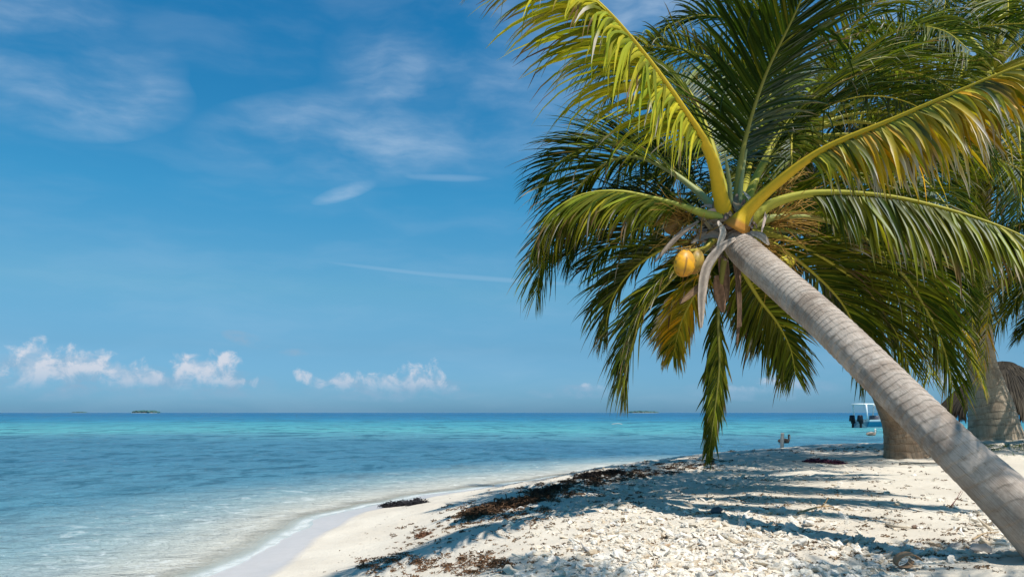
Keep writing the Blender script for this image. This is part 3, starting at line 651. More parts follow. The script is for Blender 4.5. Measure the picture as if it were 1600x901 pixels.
# unopened spear leaf, narrow and upright
for k, (q, wv) in enumerate([([(1142, 345, 6.62), (1140, 290, 6.58), (1132, 236, 6.5)], .040), ([(1152, 345, 6.7), (1158, 280, 6.75), (1172, 190, 6.8)], .045)]):
    P_, _ = catmull([at(*v) for v in q], 24); V, Fs, _ = tube(P_, wv * np.interp(np.linspace(0, 1, 24), [0, .2, .8, 1], [.9, 1, .55, .06]), 10, True, .6)
    mesh('spear_leaf', V, Fs, M['stalk'], p1, col=np.tile([[.34, .34, .13]], (len(V), 1)))
axis1 = at(1130, 335, 6.75) - at(1200, 425, 6.1)
ragged_fibre(p1, at(1150, 366, 6.62), axis1, .19, 46, .26, 3)
ragged_fibre(p1, at(1144, 356, 6.62), axis1, .15, 60, .20, 5, colr=(.20, .14, .09))
ragged_fibre(p1, at(1150, 372, 6.60), axis1, .20, 26, .30, 4, colr=(.42, .35, .29))
def spathe(pts, wv, colr, name='dry_spathe', up=(0, -1, 0.2), label=None):
    V, Fs = blade([at(*q) for q in pts], wv, up=up, cup=-.22); st_ = NP.rand(7) * .9 + .45; ob_ = mesh(name, V, Fs, M['dry'], p1, col=np.array(colr)[None] * [1.06, 1, .9] * (.75 + .5 * NP.rand(len(V), 1)) * np.tile(st_, len(V) // 7)[:, None])
    if label: ob_['label'] = label
spathe([(1150, 372, 6.4), (1128, 385, 6.3), (1106, 415, 6.25), (1098, 455, 6.25), (1096, 512, 6.27)], .040, (.46, .39, .34), label='long grey dry spathe hanging beside the coconut')
spathe([(1122, 345, 6.4), (1130, 362, 6.34), (1120, 388, 6.32)], .026, (.50, .42, .36))
spathe([(1110, 430, 6.3), (1090, 450, 6.3), (1062, 474, 6.3)], .028, (.24, .15, .09))
spathe([(1092, 345, 6.5), (1060, 368, 6.45), (1022, 410, 6.4)], .022, (.30, .24, .20))
spathe([(1172, 362, 6.45), (1190, 368, 6.4), (1202, 382, 6.4)], .032, (.45, .38, .33))
spathe([(1170, 375, 6.5), (1185, 395, 6.5), (1222, 412, 6.6)], .03, (.34, .24, .16))
spathe([(1142, 378, 6.7), (1150, 420, 6.8), (1156, 470, 6.8), (1152, 540, 6.8)], .022, (.14, .09, .06))
spathe([(1128, 378, 6.8), (1132, 420, 6.9), (1136, 470, 6.9)], .05, (.26, .17, .12))
spathe([(1120, 430, 6.8), (1124, 455, 6.8), (1130, 488, 6.8)], .05, (.30, .18, .12))
spathe([(1156, 400, 6.9), (1154, 450, 6.9), (1158, 510, 6.9)], .025, (.16, .10, .07))
nut(p1, at(1069, 411, 6.2), .085, 4, squash=1.32, colr=(.80, .38, .02), label='ripe yellow coconut hanging clear on the left of the crown', ax=(.15, .1, 1))
nut(p1, at(1084, 408, 6.38), .088, 6, ax=(.3, .1, 1), colr=(.40, .27, .05))
nut(p1, at(1052, 348, 6.75), .085, 7, colr=(.22, .12, .03))
nut(p1, at(1226, 410, 6.85), .075, 8, colr=(.55, .45, .04), ax=(1, .1, .2))
for k, (q, sp_, n_, l_) in enumerate([((1075, 340, 6.7), (-.8, -.2, .3), 46, .42), ((1090, 385, 6.6), (-.9, -.2, -.2), 40, .40), ((1205, 345, 6.8), (1, -.1, .5), 50, .5), ((1190, 385, 6.8), (.9, 0, -.5), 50, .5), ((1215, 300, 7.0), (.8, 0, .6), 30, .4)]):
    twigs(p1, at(*q), n_, sp_, l_, 30 + k)
for q in ([(1120, 372, 6.5), (1098, 388, 6.4), (1078, 392, 6.3), (1070, 396, 6.22)], [(1175, 378, 6.7), (1200, 392, 6.8), (1222, 402, 6.85)]):
    V, Fs, _ = tube(catmull([at(*v) for v in q], 14)[0], .014, 7); mesh('fruit_stalk', V, Fs, M['stalk'], p1, col=np.tile([[.38, .30, .04]], (len(V), 1)))

# ------------------------------------------------------------------ PALM 2: stout trunk just behind
def crown(parent, c, n, length, L, styles, seed, r0=.045, n_leaf=92, e=(70, -45), az0=0., wd=.030, skip=lambda a, e: False, droop=1.0):
    rs = np.random.RandomState(seed)
    for k in range(n):
        f = k / (n - 1); azd = az0 + k * 137.5 + rs.uniform(-12, 12); el_ = e[0] + (e[1] - e[0]) * f ** .9 + rs.uniform(-8, 8)
        if skip(azd % 360, el_): continue
        sag = 75 + 30 * rs.rand() if el_ > 0 else 40 + 30 * rs.rand()
        sag = min(sag, el_ + 88)
        d = np.array([math.sin(R(azd)), math.cos(R(azd)), 0])
        frond(parent, arc(np.array(c) + d * .08 + [0, 0, .10 - .3 * f], azd, el_, length * rs.uniform(.85, 1.1), sag, bend=rs.uniform(-18, 18)), L=L * rs.uniform(.85, 1.1), n=n_leaf, style=styles[k % len(styles)],
              seed=seed * 50 + k, r0=r0, wd=wd, droop=droop * rs.uniform(.6, 1.4), vee=rs.uniform(.1, .5), seg=6, roll=rs.uniform(-40, 40))
base2 = at(1418, 719, 12.0)
p2 = empty('coconut_palm', base2, 'coconut palm with brown trunk swelling at its foot, half hidden behind the leaning trunk', 'palm tree', 'coconut palms on the beach')
trunk(p2, [(*(base2 + [0.03, 0, -.25]), .40), (*(base2 + [0, 0, -.02]), .37), tp(1415, 700, 12.0, 63), tp(1407, 662, 12, 52), tp(1389, 622, 11.9, 44), tp(1355, 555, 11.8, 38), tp(1310, 460, 11.7, 34), tp(1275, 360, 11.6, 31), tp(1258, 280, 11.5, 29), tp(1250, 215, 11.5, 28)],
      mat='bark_warm', nseg=72, nl=420, ring=10, amp=.05, seed=5, rootflare=.12)
c2 = at(1248, 205, 11.5)
crown(p2, c2, 27, 3.7, .85, ['deep', 'green', 'deep', 'olive'], 21, az0=20, e=(75, -32))
def F2(pts, **k): return frond(p2, [at(*q) for q in pts], **k)
F2([(1250, 205, 11.4), (1215, 100, 11.2), (1170, 45, 11.1), (1110, 24, 11.0), (1055, 36, 11.0), (1010, 72, 11.0)], style='deep', seed=61, L=.85, droop=1.1, stalk=(.3, .3, .14), n=95)
F2([(1250, 210, 11.3), (1200, 165, 11.1), (1140, 140, 11.0), (1085, 140, 10.9), (1040, 165, 10.8), (1010, 205, 10.8)], style='green', seed=62, L=.8, droop=1.0, n=95)
F2([(1255, 215, 11.3), (1300, 290, 10.9), (1345, 385, 10.6), (1395, 455, 10.4), (1432, 515, 10.3), (1455, 590, 10.2)], style='olive', seed=63, L=.95, droop=.5, n=95, stalk=(.42, .36, .05), sdir=(1, .3, .4))
F2([(1258, 205, 11.3), (1340, 190, 11.0), (1420, 215, 10.8), (1470, 265, 10.6), (1510, 340, 10.5), (1535, 420, 10.5)], style='olive', seed=64, L=.95, droop=.7, n=95, stalk=(.42, .36, .05))
F2([(1255, 210, 11.3), (1310, 240, 11.0), (1390, 330, 10.8), (1450, 430, 10.6), (1500, 520, 10.4), (1535, 600, 10.3)], style='mixed', seed=65, L=.8, droop=1.0, n=95, stalk=(.42, .34, .05))
F2([(1262, 212, 11.3), (1300, 260, 11.1), (1335, 350, 11.0), (1352, 450, 10.9), (1360, 545, 10.9)], style='olive', seed=66, L=.85, droop=.9, n=85, sdir=(1, .3, 0))
F2([(1262, 205, 11.5), (1330, 230, 11.5), (1400, 300, 11.5), (1440, 390, 11.5), (1465, 480, 11.5), (1478, 560, 11.5)], style='deep', seed=67, L=.95, droop=.8, n=90)
F2([(1240, 212, 11.6), (1200, 260, 11.7), (1175, 340, 11.8), (1165, 430, 11.9), (1160, 500, 11.9)], style='deep', seed=68, L=.9, droop=.8, n=90, sdir=(1, .3, 0))
F2([(1240, 205, 11.6), (1170, 190, 11.7), (1100, 220, 11.8), (1050, 290, 11.9), (1030, 360, 11.9)], style='deep', seed=69, L=.9, droop=.9, n=90)
ragged_fibre(p2, c2 - [0, 0, .1], (0, 0, 1), .2, 26, .35, 13, colr=(.16, .11, .07))
for k in range(4): nut(p2, c2 + [.22 * math.cos(k * 1.7), .22 * math.sin(k * 1.7), -.28 - .06 * (k % 2)], .10, 40 + k, colr=(.18, .22, .04), stem=False)

# ------------------------------------------------------------------ PALM 3: pale bole at the right
base3 = at(1556, 686, 14.0)
p3 = empty('coconut_palm', base3, 'coconut palm with pale bottle-shaped bole at the right, sheltering a thatched parasol', 'palm tree', 'coconut palms on the beach')
trunk(p3, [(*(base3 + [0, 0, -.25]), .50), (*(base3 + [0, 0, -.02]), .46), tp(1553, 668, 14, 72), tp(1549, 640, 14, 64), tp(1541, 600, 14, 50), tp(1533, 560, 14, 40), tp(1530, 480, 13.9, 32), tp(1532, 350, 13.8, 27), tp(1540, 220, 13.6, 25), tp(1548, 118, 13.5, 24)],
      mat='bark_pale', nseg=72, nl=420, ring=7, amp=.05, seed=8, rootflare=.10)
c3 = at(1550, 105, 13.5)
crown(p3, c3, 30, 4.0, .9, ['green', 'deep', 'olive', 'deep'], 33, az0=75, e=(75, -28))
def F3(pts, **k): return frond(p3, [at(*q) for q in pts], **k)
F3([(1548, 110, 13.3), (1490, 95, 13.0), (1440, 60, 12.8), (1385, 45, 12.6), (1330, 62, 12.5), (1290, 110, 12.4)], style='green', seed=71, L=1.0, droop=.9, stalk=(.3, .3, .08), n=95)
F3([(1545, 115, 13.2), (1500, 130, 12.9), (1455, 118, 12.7), (1400, 122, 12.5), (1350, 160, 12.4), (1310, 215, 12.3)], style='olive', seed=72, L=.9, droop=1.0, n=95)
F3([(1548, 120, 13.2), (1560, 240, 12.8), (1556, 350, 12.6), (1548, 450, 12.5), (1540, 530, 12.5), (1533, 600, 12.5)], style='mixed', seed=73, L=.7, droop=1.2, n=95, sdir=(1, .2, 0))
F3([(1546, 120, 13.2), (1520, 230, 12.8), (1500, 350, 12.6), (1490, 450, 12.5), (1488, 540, 12.5)], style='olive', seed=74, L=.8, droop=.9, n=95, sdir=(1, .2, 0))
F3([(1550, 120, 13.1), (1580, 200, 12.8), (1590, 300, 12.6), (1585, 400, 12.5), (1575, 480, 12.5)], style='olive', seed=75, L=.8, droop=.9, n=95, sdir=(1, .2, 0))
F3([(1546, 120, 13.0), (1530, 240, 12.6), (1522, 360, 12.4), (1520, 460, 12.3), (1518, 570, 12.3)], style='olive', seed=76, L=.75, droop=.9, n=95, sdir=(1, .2, 0))
ragged_fibre(p3, c3 - [0, 0, .1], (0, 0, 1), .22, 26, .4, 14, colr=(.22, .17, .12))

# ------------------------------------------------------------------ PALM 4: crown beyond the right edge, its fronds hanging in
base4 = at(1775, 690, 12.5)
g4 = float(height(np.array([base4[0]]), np.array([base4[1]]), False)[0]); base4[2] = g4
p4 = empty('coconut_palm', base4, 'dark-leaved palm past the right edge, only its low fronds in the photo', 'palm tree', 'coconut palms on the beach')
c4 = at(1740, 400, 12.0)
trunk(p4, [(*(base4 - [0, 0, .2]), .36), (*base4, .32), (*(base4 * .6 + c4 * .4), .19), (*c4, .15)], mat='bark_pale', nseg=40, nl=200, ring=8, seed=11)
crown(p4, c4, 18, 3.0, .75, ['deep', 'green', 'deep'], 47, az0=-60, e=(65, -5), n_leaf=70)
def F4(pts, **k): return frond(p4, [at(*q) for q in pts], **k)
F4([(1735, 400, 11.9), (1690, 380, 11.8), (1645, 390, 11.7), (1605, 430, 11.6), (1580, 490, 11.6)], style='green', seed=81, L=.7, droop=.8)
F4([(1735, 405, 12.1), (1700, 440, 12.2), (1660, 460, 12.3), (1620, 490, 12.3), (1590, 530, 12.3)], style='green', seed=82, L=.55, droop=.9)

# ------------------------------------------------------------------ PALM 5: beside the photographer, out of the frame, known by its shade
base5 = np.array([3.9, -.4, 0]); base5[2] = float(height(base5[:1], base5[1:2], False)[0])
p5 = empty('coconut_palm', base5, 'palm standing beside the photographer, known only by its shade on the near sand', 'palm tree', 'coconut palms on the beach')
c5 = np.array([2.55, 1.35, 5.6])
trunk(p5, [(*(base5 - [0, 0, .2]), .30), (*base5, .25), (*(base5 * .5 + c5 * .5 + [.1, 0, 0]), .15), (*c5, .13)], nseg=32, nl=200, seed=15)
for k, (a_, e_, l_) in enumerate([(-30, 5, 2.6), (-62, 10, 2.9), (55, 8, 3.0), (80, 0, 2.8), (-100, 0, 2.4), (150, 5, 2.5), (200, 5, 2.5)]):
    frond(p5, arc(c5, a_, e_, l_, 50), style='green', seed=90 + k, L=.6, n=70, seg=4)

# ------------------------------------------------------------------ thatched parasol behind palm 3
pb = at(1572, 660, 19.5); pb[2] = float(height(pb[:1], pb[1:2], False)[0])
pt = empty('thatched_parasol', pb, 'brown palm-thatch parasol, darkened as in shade, with ragged fringe behind the pale bole', 'parasol')
ac = Acc(); rs = np.random.RandomState(5)
apex = at(1566, 566, 19.5); rim = 1.42; ze = at(0, 640, 19.5)[2]
for lay in range(7):
    f0 = lay / 7; nn = 110
    for k in range(nn):
        a = 2 * math.pi * (k + rs.rand()) / nn; o_ = np.array([math.cos(a), math.sin(a), 0])
        r_a, r_b = rim * f0 * .95, rim * min(1.02, f0 + .34)
        zf = lambda r: ze + (apex[2] - ze) * (1 - (r / rim) ** 1.5)
        pts = [np.array([apex[0], apex[1], zf(r_a) + .03]) + o_ * r_a, np.array([apex[0], apex[1], zf((r_a + r_b) / 2) + .05]) + o_ * (r_a + r_b) / 2, np.array([apex[0], apex[1], zf(r_b)]) + o_ * r_b]
        if lay == 6: pts.append(pts[-1] + o_ * .03 + [rs.randn() * .03, rs.randn() * .03, -rs.uniform(.10, .34)])
        V, Fs = blade(pts, .045, up=(0, 0, 1)); ac.add(V, Fs, np.array((.034, .026, .016)) * rs.uniform(.4, 1.8))  # thatch colour darkened to stand for the shade it hangs in
ac.build('thatch', M['dry'], pt)
V, Fs, _ = tube(np.array([pb - [0, 0, .3], (pb + apex) / 2, apex]), .07, 12); mesh('post', V, Fs, M['wood'], pt, col=np.tile([[.18, .13, .09]], (len(V), 1)))

# ------------------------------------------------------------------ moored motor boat
bo = at(1344, 665, 76.0); bo[2] = 0
bt = empty('motor_boat', bo, 'moored white and teal motor boat with canopy and twin black outboards', 'boat')
BA = R(24); ex = np.array([math.cos(BA), math.sin(BA), 0]); ey = np.array([-math.sin(BA), math.cos(BA), 0]); ez = np.array([0, 0, 1.])
def B(x, y, z): return bo + ex * x + ey * y + ez * z
def loft(secs):
    A = np.array(secs); m_, k = A.shape[:2]; i = np.arange(m_ - 1)[:, None]; j = np.arange(k - 1)[None]
    return A.reshape(-1, 3), np.stack([i * k + j, i * k + j + 1, (i + 1) * k + j + 1, (i + 1) * k + j], -1).reshape(-1, 4)
def hull(z_lo, z_hi, off, closed=False):
    S_ = []
    for x in np.linspace(0, 7, 22):
        f = x / 7; hb = 1.15 * (1 - max(0, (f - .45) / .55) ** 2.2) + .01; sh = .25 * f ** 2
        prof = []
        for t_ in np.linspace(-1, 1, 21):
            a = abs(t_); zz = z_lo + (z_hi + sh - z_lo) * a; prof.append(B(x + .5 * f ** 3 * a, math.copysign((hb + off) * (.35 + .65 * a ** .5 if a > .02 else 0), t_) if a > .02 else 0, zz))
        S_.append(prof)
    return loft(S_)
V, f = hull(-.35, .80, 0); zz = V[:, 2]
K = np.where((zz < .62)[:, None], np.array([[.0, .17, .30]]), np.array([[.80, .80, .78]]))
K = np.where((zz < .03)[:, None], np.array([[.75, .75, .72]]), K)
n0 = len(V); tr_ = np.arange(21)
mesh('hull', np.vstack([V, [B(0, 0, .5)]]), [f, np.stack([tr_[:-1], tr_[1:], np.full(20, n0)], 1)], M['paint'], bt, smooth=False, col=np.vstack([K, [[.8, .8, .78]]]))
def box(c, sx, sy, sz, tz=1.0, bev=.12):
    """bevelled box in boat axes with tapered top"""
    V = []; Fq = []
    prof = [(0, 1 - bev), (bev * .6, 1), (1 - bev * .6, 1), (1, 1 - bev)]
    n_ = 12; th = np.linspace(0, 2 * math.pi, n_, endpoint=False)
    for zf_, sc_ in [(0, .0)] + prof + [(1, .0)]:
        k_ = sc_ * (1 + (tz - 1) * zf_)
        for a in th:
            cx_, sy_ = math.cos(a), math.sin(a); p_ = max(abs(cx_), abs(sy_)) ** .75
            V.append(B(c[0] + sx / 2 * k_ * cx_ / p_, c[1] + sy / 2 * k_ * sy_ / p_, c[2] + sz * zf_))
    for i in range(5):
        for j in range(n_): Fq.append((i * n_ + j, i * n_ + (j + 1) % n_, (i + 1) * n_ + (j + 1) % n_, (i + 1) * n_ + j))
    return np.array(V), np.array(Fq)
def bpart(name, col_, *bx_, parent=bt, mt='paint'):
    ac = Acc()
    for b_ in bx_: V, f = box(*b_) if len(b_) < 6 or not callable(b_[0]) else b_; ac.add(V, f, col_)
    return ac.build(name, M[mt], parent)
for yy in (-.48, .48):
    eng = bpart('outboard_engine', (.012, .012, .014), ((-.55, yy, .62), .62, .46, .62, .8, .2), ((-.42, yy, .40), .42, .34, .26, 1.0, .15), ((-.45, yy, -.3), .24, .16, .8, 1, .1))
bpart('deck', (.74, .74, .72), ((3.4, 0, .55), 6.0, 1.9, .1, 1, .05))
bpart('console', (.75, .75, .74), ((3.0, 0, .6), .9, .8, .85, .8, .1))
bpart('seat', (.10, .10, .12), ((1.9, 0, .6), .5, 1.0, .6, 1, .2))
bpart('gunwale_cushion', (.65, .12, .10), ((.5, .55, .72), .5, .35, .12, 1, .2))
bpart('canopy', (.78, .80, .74), ((1.15, 0, 2.25), 3.9, 1.9, .14, .96, .3))
for (x0, y0, x1) in ((.1, -.8, -.1), (.1, .8, -.1), (2.5, -.75, 2.8), (2.5, .75, 2.8)):
    V, Fs, _ = tube(np.array([B(x0, y0, .7), B((x0 + x1) / 2, y0, 1.5), B(x1, y0, 2.32)]), .085, 8)
    mesh('canopy_post', V, Fs, M['paint'], bt, col=np.tile([[.8, .8, .8]], (len(V), 1)))

# ------------------------------------------------------------------ pelicans and post
def ball(c, r, n=16, m_=10, ang=0, tilt=0):
    u = np.linspace(0, 2 * math.pi, n, endpoint=False)[None]; v = np.linspace(0.03, math.pi - .03, m_)[:, None]
    X = np.sin(v) * np.cos(u) * r[0]; Y = np.sin(v) * np.sin(u) * r[1]; Z = np.cos(v) * r[2] + 0 * u
    c_, s_ = math.cos(tilt), math.sin(tilt); X, Z = X * c_ - Z * s_, X * s_ + Z * c_
    c_, s_ = math.cos(ang), math.sin(ang); X, Y = X * c_ - Y * s_, X * s_ + Y * c_
    V = np.stack([X, Y, Z], -1).reshape(-1, 3) + c; i = np.arange(m_ - 1)[:, None]; j = np.arange(n)[None]
    return V, np.stack([i * n + j, (i + 1) * n + j, (i + 1) * n + (j + 1) % n, i * n + (j + 1) % n], -1).reshape(-1, 4)
def pelican(c, ang, sc, label, bodyc, headc):
    rt = empty('pelican', c, label, 'bird', 'pelicans resting on the water')
    fx = np.array([math.cos(ang), math.sin(ang), 0]); up = np.array([0, 0, 1.])
    def Q(x, z): return np.array(c) + (fx * x + up * z) * sc
    pts = [Q(-.46, .10), Q(-.36, .12), Q(-.18, .13), Q(.04, .12), Q(.20, .12), Q(.29, .20), Q(.30, .30), Q(.285, .39), Q(.31, .455), Q(.37, .46)]
    rr = np.array([.02, .07, .14, .165, .12, .065, .042, .038, .052, .03]) * sc
    QQ, _ = catmull(np.hstack([np.array(pts), rr[:, None]]), 60)
    V, Fs, _ = tube(QQ[:, :3], QQ[:, 3], 16); zz = (V[:, 2] - c[2]) / sc
    K = np.where((zz > .27)[:, None], np.array([headc]), np.array([bodyc])) * (.8 + .4 * NP.rand(len(V), 1))
    bd = mesh('body', V, Fs, M['feather'], rt, col=K)
    P_ = catmull([Q(.36, .465), Q(.40, .36), Q(.42, .20)], 14)[0]; V, Fs, _ = tube(P_, np.linspace(.028, .008, 14) * sc, 8); mesh('bill', V, Fs, M['feather'], rt, col=np.tile([[.35, .28, .18]], (len(V), 1)))
    sdv = np.array([-fx[1], fx[0], 0])
    for s_ in (-1, 1):
        V, f = ball(np.array([0, 0, 0.]), (.27 * sc, .05 * sc, .10 * sc), ang=ang, tilt=.12); mesh('wing', V + Q(-.12, .17) + sdv * .12 * s_ * sc, f, M['feather'], rt, col=np.tile(np.array([bodyc]) * .7, (len(V), 1)))
pelican(at(1362, 681, 50) * [1, 1, 0] + [0, 0, -.03], R(20), .95, 'brown pelican with white head floating in front of the motor boat', (.26, .20, .15), (.75, .72, .62))
pelican(at(1226, 690, 38) * [1, 1, 0] + [0, 0, -.03], R(25), .9, 'dark pelican floating beside the stubby grey post', (.035, .026, .020), (.05, .04, .03))
pq = at(1222, 698, 18.2); pq[2] = float(height(pq[:1], pq[1:2])[0])
V, Fs, _ = tube(catmull([pq - [0, 0, .1], pq + [0, 0, .1], pq + [.01, 0, .37]], 16)[0], np.linspace(.046, .040, 16), 14)
pw = mesh('wooden_post', V, Fs, M['wood'], loc=pq, col=np.tile([[.50, .45, .39]], (len(V), 1)) * (.8 + .4 * NP.rand(len(V), 1)))
tag(pw, 'stubby weathered grey post standing at the top of the beach', 'post')
# pale plank adrift
pk = at(965, 662, 98); pk[2] = 0
V, Fs, _ = tube(catmull([pk + [-.75, 0, .02], pk + [0, 0, .10], pk + [.6, .1, .02]], 12)[0], .05, 8, flat=.7)
tag(mesh('driftwood', V, Fs, M['wood'], loc=pk, col=np.tile([[.55, .48, .42]], (len(V), 1))), 'pale log adrift on the turquoise water', 'driftwood')

# ------------------------------------------------------------------ islets on the horizon
def islet(px0, px1, hpx, d, label, seed):
    rs = np.random.RandomState(seed); c = at((px0 + px1) / 2, 644, d); c[2] = 0; wdt = (px1 - px0) / F * d / 2; hh_ = hpx / F * d
    rt = empty('islet', c, label, 'island', 'wooded islets on the horizon')
    V, f = ball(np.array(c), (wdt, wdt * .5, hh_ * .25), 40, 12); V[:, 2] = np.maximum(V[:, 2], -1); mesh('shore', V, f, M['wood'], rt, col=np.tile([[.32, .32, .26]], (len(V), 1)))
    ac = Acc()
    for k in range(170):
        x = rs.uniform(-1, 1); e_ = (1 - x * x) ** .4; y = rs.uniform(-.4, .4) * e_; r_ = hh_ * rs.uniform(.22, .42) * (.55 + .45 * e_)
        V, f = ball(c + [x * wdt * .93, y * wdt, hh_ * rs.uniform(.25, .6) * e_ ], (r_ * 1.6, r_ * 1.6, r_), 10, 7); V = V + (rs.rand(*V.shape) - .5) * r_ * .4
        ac.add(V, f, np.array((.045, .11, .10)) * rs.uniform(.6, 1.5))
    ac.build('trees', M['weed'], rt)
islet(205, 250, 4.6, 2600, 'larger dark wooded islet on the horizon at the far left', 1)
islet(978, 1030, 3.4, 3000, 'low wooded islet on the horizon beside the hanging frond', 2)
islet(112, 136, 1.8, 4200, 'faintest and smallest islet, leftmost on the horizon', 3)

# ------------------------------------------------------------------ coral rubble, stones, wrack
def lump(seed, sub=2):
    """one irregular coral piece, unit size"""
    rs = np.random.RandomState(seed); V, f = ball(np.zeros(3), (1, 1, 1), 12, 8)
    kind = seed % 4
    V = V * {0: (1.1, .65, .42), 1: (1.5, .38, .30), 2: (.9, .75, .58), 3: (1.1, .7, .24)}[kind]
    a, b, c = V[:, 0] * 1.6 + seed * 3.1, V[:, 1] * 1.6 + seed, V[:, 2] * 1.6
    g = fbm(a, b, c, 3) - .5; g2 = vnoise(a * 3, b * 3, c * 3) - .5
    V = V * (1 + 1.5 * g + .75 * g2)[:, None]
    V = V + (rs.rand(*V.shape) - .5) * .07
    if kind == 1: V[:, 1] += .35 * V[:, 0] ** 2
    return V, f
LUMPS = [lump(k) for k in range(16)]
SCOL = np.array([(.70, .62, .50), (.74, .665, .56), (.64, .545, .42), (.58, .46, .32), (.64, .59, .52), (.48, .43, .38), (.42, .28, .17)])
def rubble_density(px, py, x, y, s):
    """0..1: dense on the right foreground, thin in the bare sand"""
    d = np.clip((s - 1.7) / 1.4, 0, 1)
    band = np.exp(-.5 * ((x - (.75 + .08 * y)) / 1.35) ** 2)               # coral ridge running up the beach
    near = np.clip((7.2 - y) / 2.2, 0, 1) * np.clip((x + .1) / .8, 0, 1)
    n_ = fbm(x * 1.1, y * 1.1, 5.5, 3)
    return np.clip(d * (band * 1.0 + near * .9) * (.0 + 2.7 * (n_ - .34)), 0, 1)
def scatter(N, xr, yr, smin, smax, power, seed, densf, zoff=.25):
    rs = np.random.RandomState(seed)
    y = 1 / rs.uniform(1 / yr[1], 1 / yr[0], N)                             # even over the picture's depth
    x = rs.uniform(xr[0], xr[1], N) * np.maximum(y, 3) ; s = shore_dist(x, y)
    k = rs.rand(N) < densf(0, 0, x, y, s); x, y = x[k], y[k]
    sz = smin * (smax / smin) ** (rs.rand(len(x)) ** power)
    z = height(x, y) + sz * zoff * .4
    return x, y, z, sz, rs
def place(V, x, y, z, s, a, tx, ty):
    ca, sa = math.cos(a), math.sin(a); W = V * s; W = np.stack([W[:, 0], W[:, 1] * math.cos(tx) - W[:, 2] * math.sin(tx), W[:, 1] * math.sin(tx) + W[:, 2] * math.cos(tx)], 1)
    W = np.stack([W[:, 0] * math.cos(ty) + W[:, 2] * math.sin(ty), W[:, 1], -W[:, 0] * math.sin(ty) + W[:, 2] * math.cos(ty)], 1)
    return np.stack([W[:, 0] * ca - W[:, 1] * sa + x, W[:, 0] * sa + W[:, 1] * ca + y, W[:, 2] + z], 1)
x, y, z, sz, rs = scatter(34000, (-.12, .72), (3.1, 17), .006, .042, 2.3, 77, rubble_density)
ac = Acc()
for k in range(len(x)):
    V, f = LUMPS[rs.randint(16)]
    ac.add(place(V, x[k], y[k], z[k], sz[k], rs.rand() * 6.28, rs.randn() * .35, rs.randn() * .35), f, SCOL[min(6, int(abs(rs.randn()) * 2.1))] * rs.uniform(.82, 1.15))
tag(ac.build('coral_rubble', M['stone'], smooth=False), 'bleached coral rubble covering the upper beach', 'rubble', kind='stuff')
nrub = len(x)
x, y, z, sz, rs = scatter(1500, (-.05, .68), (3.3, 9), .030, .062, 1.6, 78, lambda a, b, x, y, s: rubble_density(a, b, x, y, s) * .75)
sel = np.argsort(-(sz / y))[:110]
protos = {}
for q in sel:
    k = rs.randint(16); kc_ = min(4, int(abs(rs.randn()) * 2.2))
    if (k, kc_) not in protos:
        V, f = LUMPS[k]; o_ = mesh('coral_stone', V, f, M['stone'], loc=(0, 0, 0), smooth=False, col=np.tile(SCOL[kc_], (len(V), 1))); protos[(k, kc_)] = o_
    else: o_ = protos[(k, kc_)].copy(); C.objects.link(o_)
    o_.location = (x[q], y[q], z[q]); s_ = sz[q]; o_.scale = (s_, s_, s_); o_.rotation_euler = (rs.randn() * .3, rs.randn() * .3, rs.rand() * 6.28)
    tag(o_, 'bleached coral stone, larger than the rubble it lies among', 'stone', 'larger coral stones among the rubble')
# a few single stones the photo picks out
for (px, py, sc_, kd, colr, lb) in [(1120, 801, .055, 2, (.10, .10, .11), 'dark angular stone at the tip of the trunk shadow'), (1532, 863, .060, 0, (.42, .38, .34), 'rounded stone in the trunk shadow, nearest the leaning trunk'),
                                    (1492, 858, .045, 2, (.38, .34, .30), 'smaller rounded stone in the trunk shadow, second from the leaning trunk'), (1429, 824, .022, 2, (.20, .13, .09), 'small round brown seed pod on bare sand right of the pebbles')]:
    d = F * .8 / (py - 644)
    for _ in range(6): g_ = float(height(np.array([(px - 800) / F * d]), np.array([d]))[0]); d = F * (H0 - g_) / (py - 644)
    p_ = np.array([(px - 800) / F * d, d, g_ + sc_ * .35]); V, f = LUMPS[kd]
    tag(mesh('beach_stone', V * sc_ * [1, .9, 1.25] + p_, f, M['stone'], loc=p_, col=np.tile([colr], (len(V), 1))), lb, 'stone')
def ground_at(px, py):
    d = F * .8 / (py - 644)
    for _ in range(10): g_ = float(height(np.array([(px - 800) / F * d]), np.array([d]))[0]); d = .5 * d + .5 * F * (H0 - g_) / (py - 644)
    return np.array([(px - 800) / F * d, d, g_])

# wrack: dry seaweed lying along the crest and in scattered tufts
def tuft(ac, c, r, n_, rs, colr, flat=.45):
    for k in range(n_):
        a = rs.rand() * 6.28; rr = r * math.sqrt(rs.rand()); p = np.array(c) + [math.cos(a) * rr, math.sin(a) * rr * .8, r * flat * (1 - (rr / r) ** 2) * rs.rand()]
        d = nrm(rs.randn(3) * [1, 1, .25]); l_ = min(.05, r * rs.uniform(.25, .7)); pts = [p, p + d * l_ * .5 + rs.randn(3) * l_ * .15, p + d * l_ + rs.randn(3) * l_ * .25 - [0, 0, l_ * .1]]
        w_ = rs.uniform(.0015, .005) * (1 + r * 3)
        P_ = np.array(pts); sd_ = nrm(np.cross(d, rs.randn(3))) * w_; up_ = nrm(np.cross(d, sd_)) * w_ * .4
        V = np.vstack([P_ - sd_, P_ + up_, P_ + sd_]); f = np.array([[0, 1, 4, 3], [1, 2, 5, 4], [3, 4, 7, 6], [4, 5, 8, 7]])
        ac.add(V, f, np.array(colr) * rs.uniform(.4, 1.8))
ac = Acc(); rs = np.random.RandomState(99)
line = np.array([(640, 842), (700, 822), (760, 800), (830, 778), (880, 762), (930, 748), (1000, 738), (1060, 730), (1110, 722)], float)
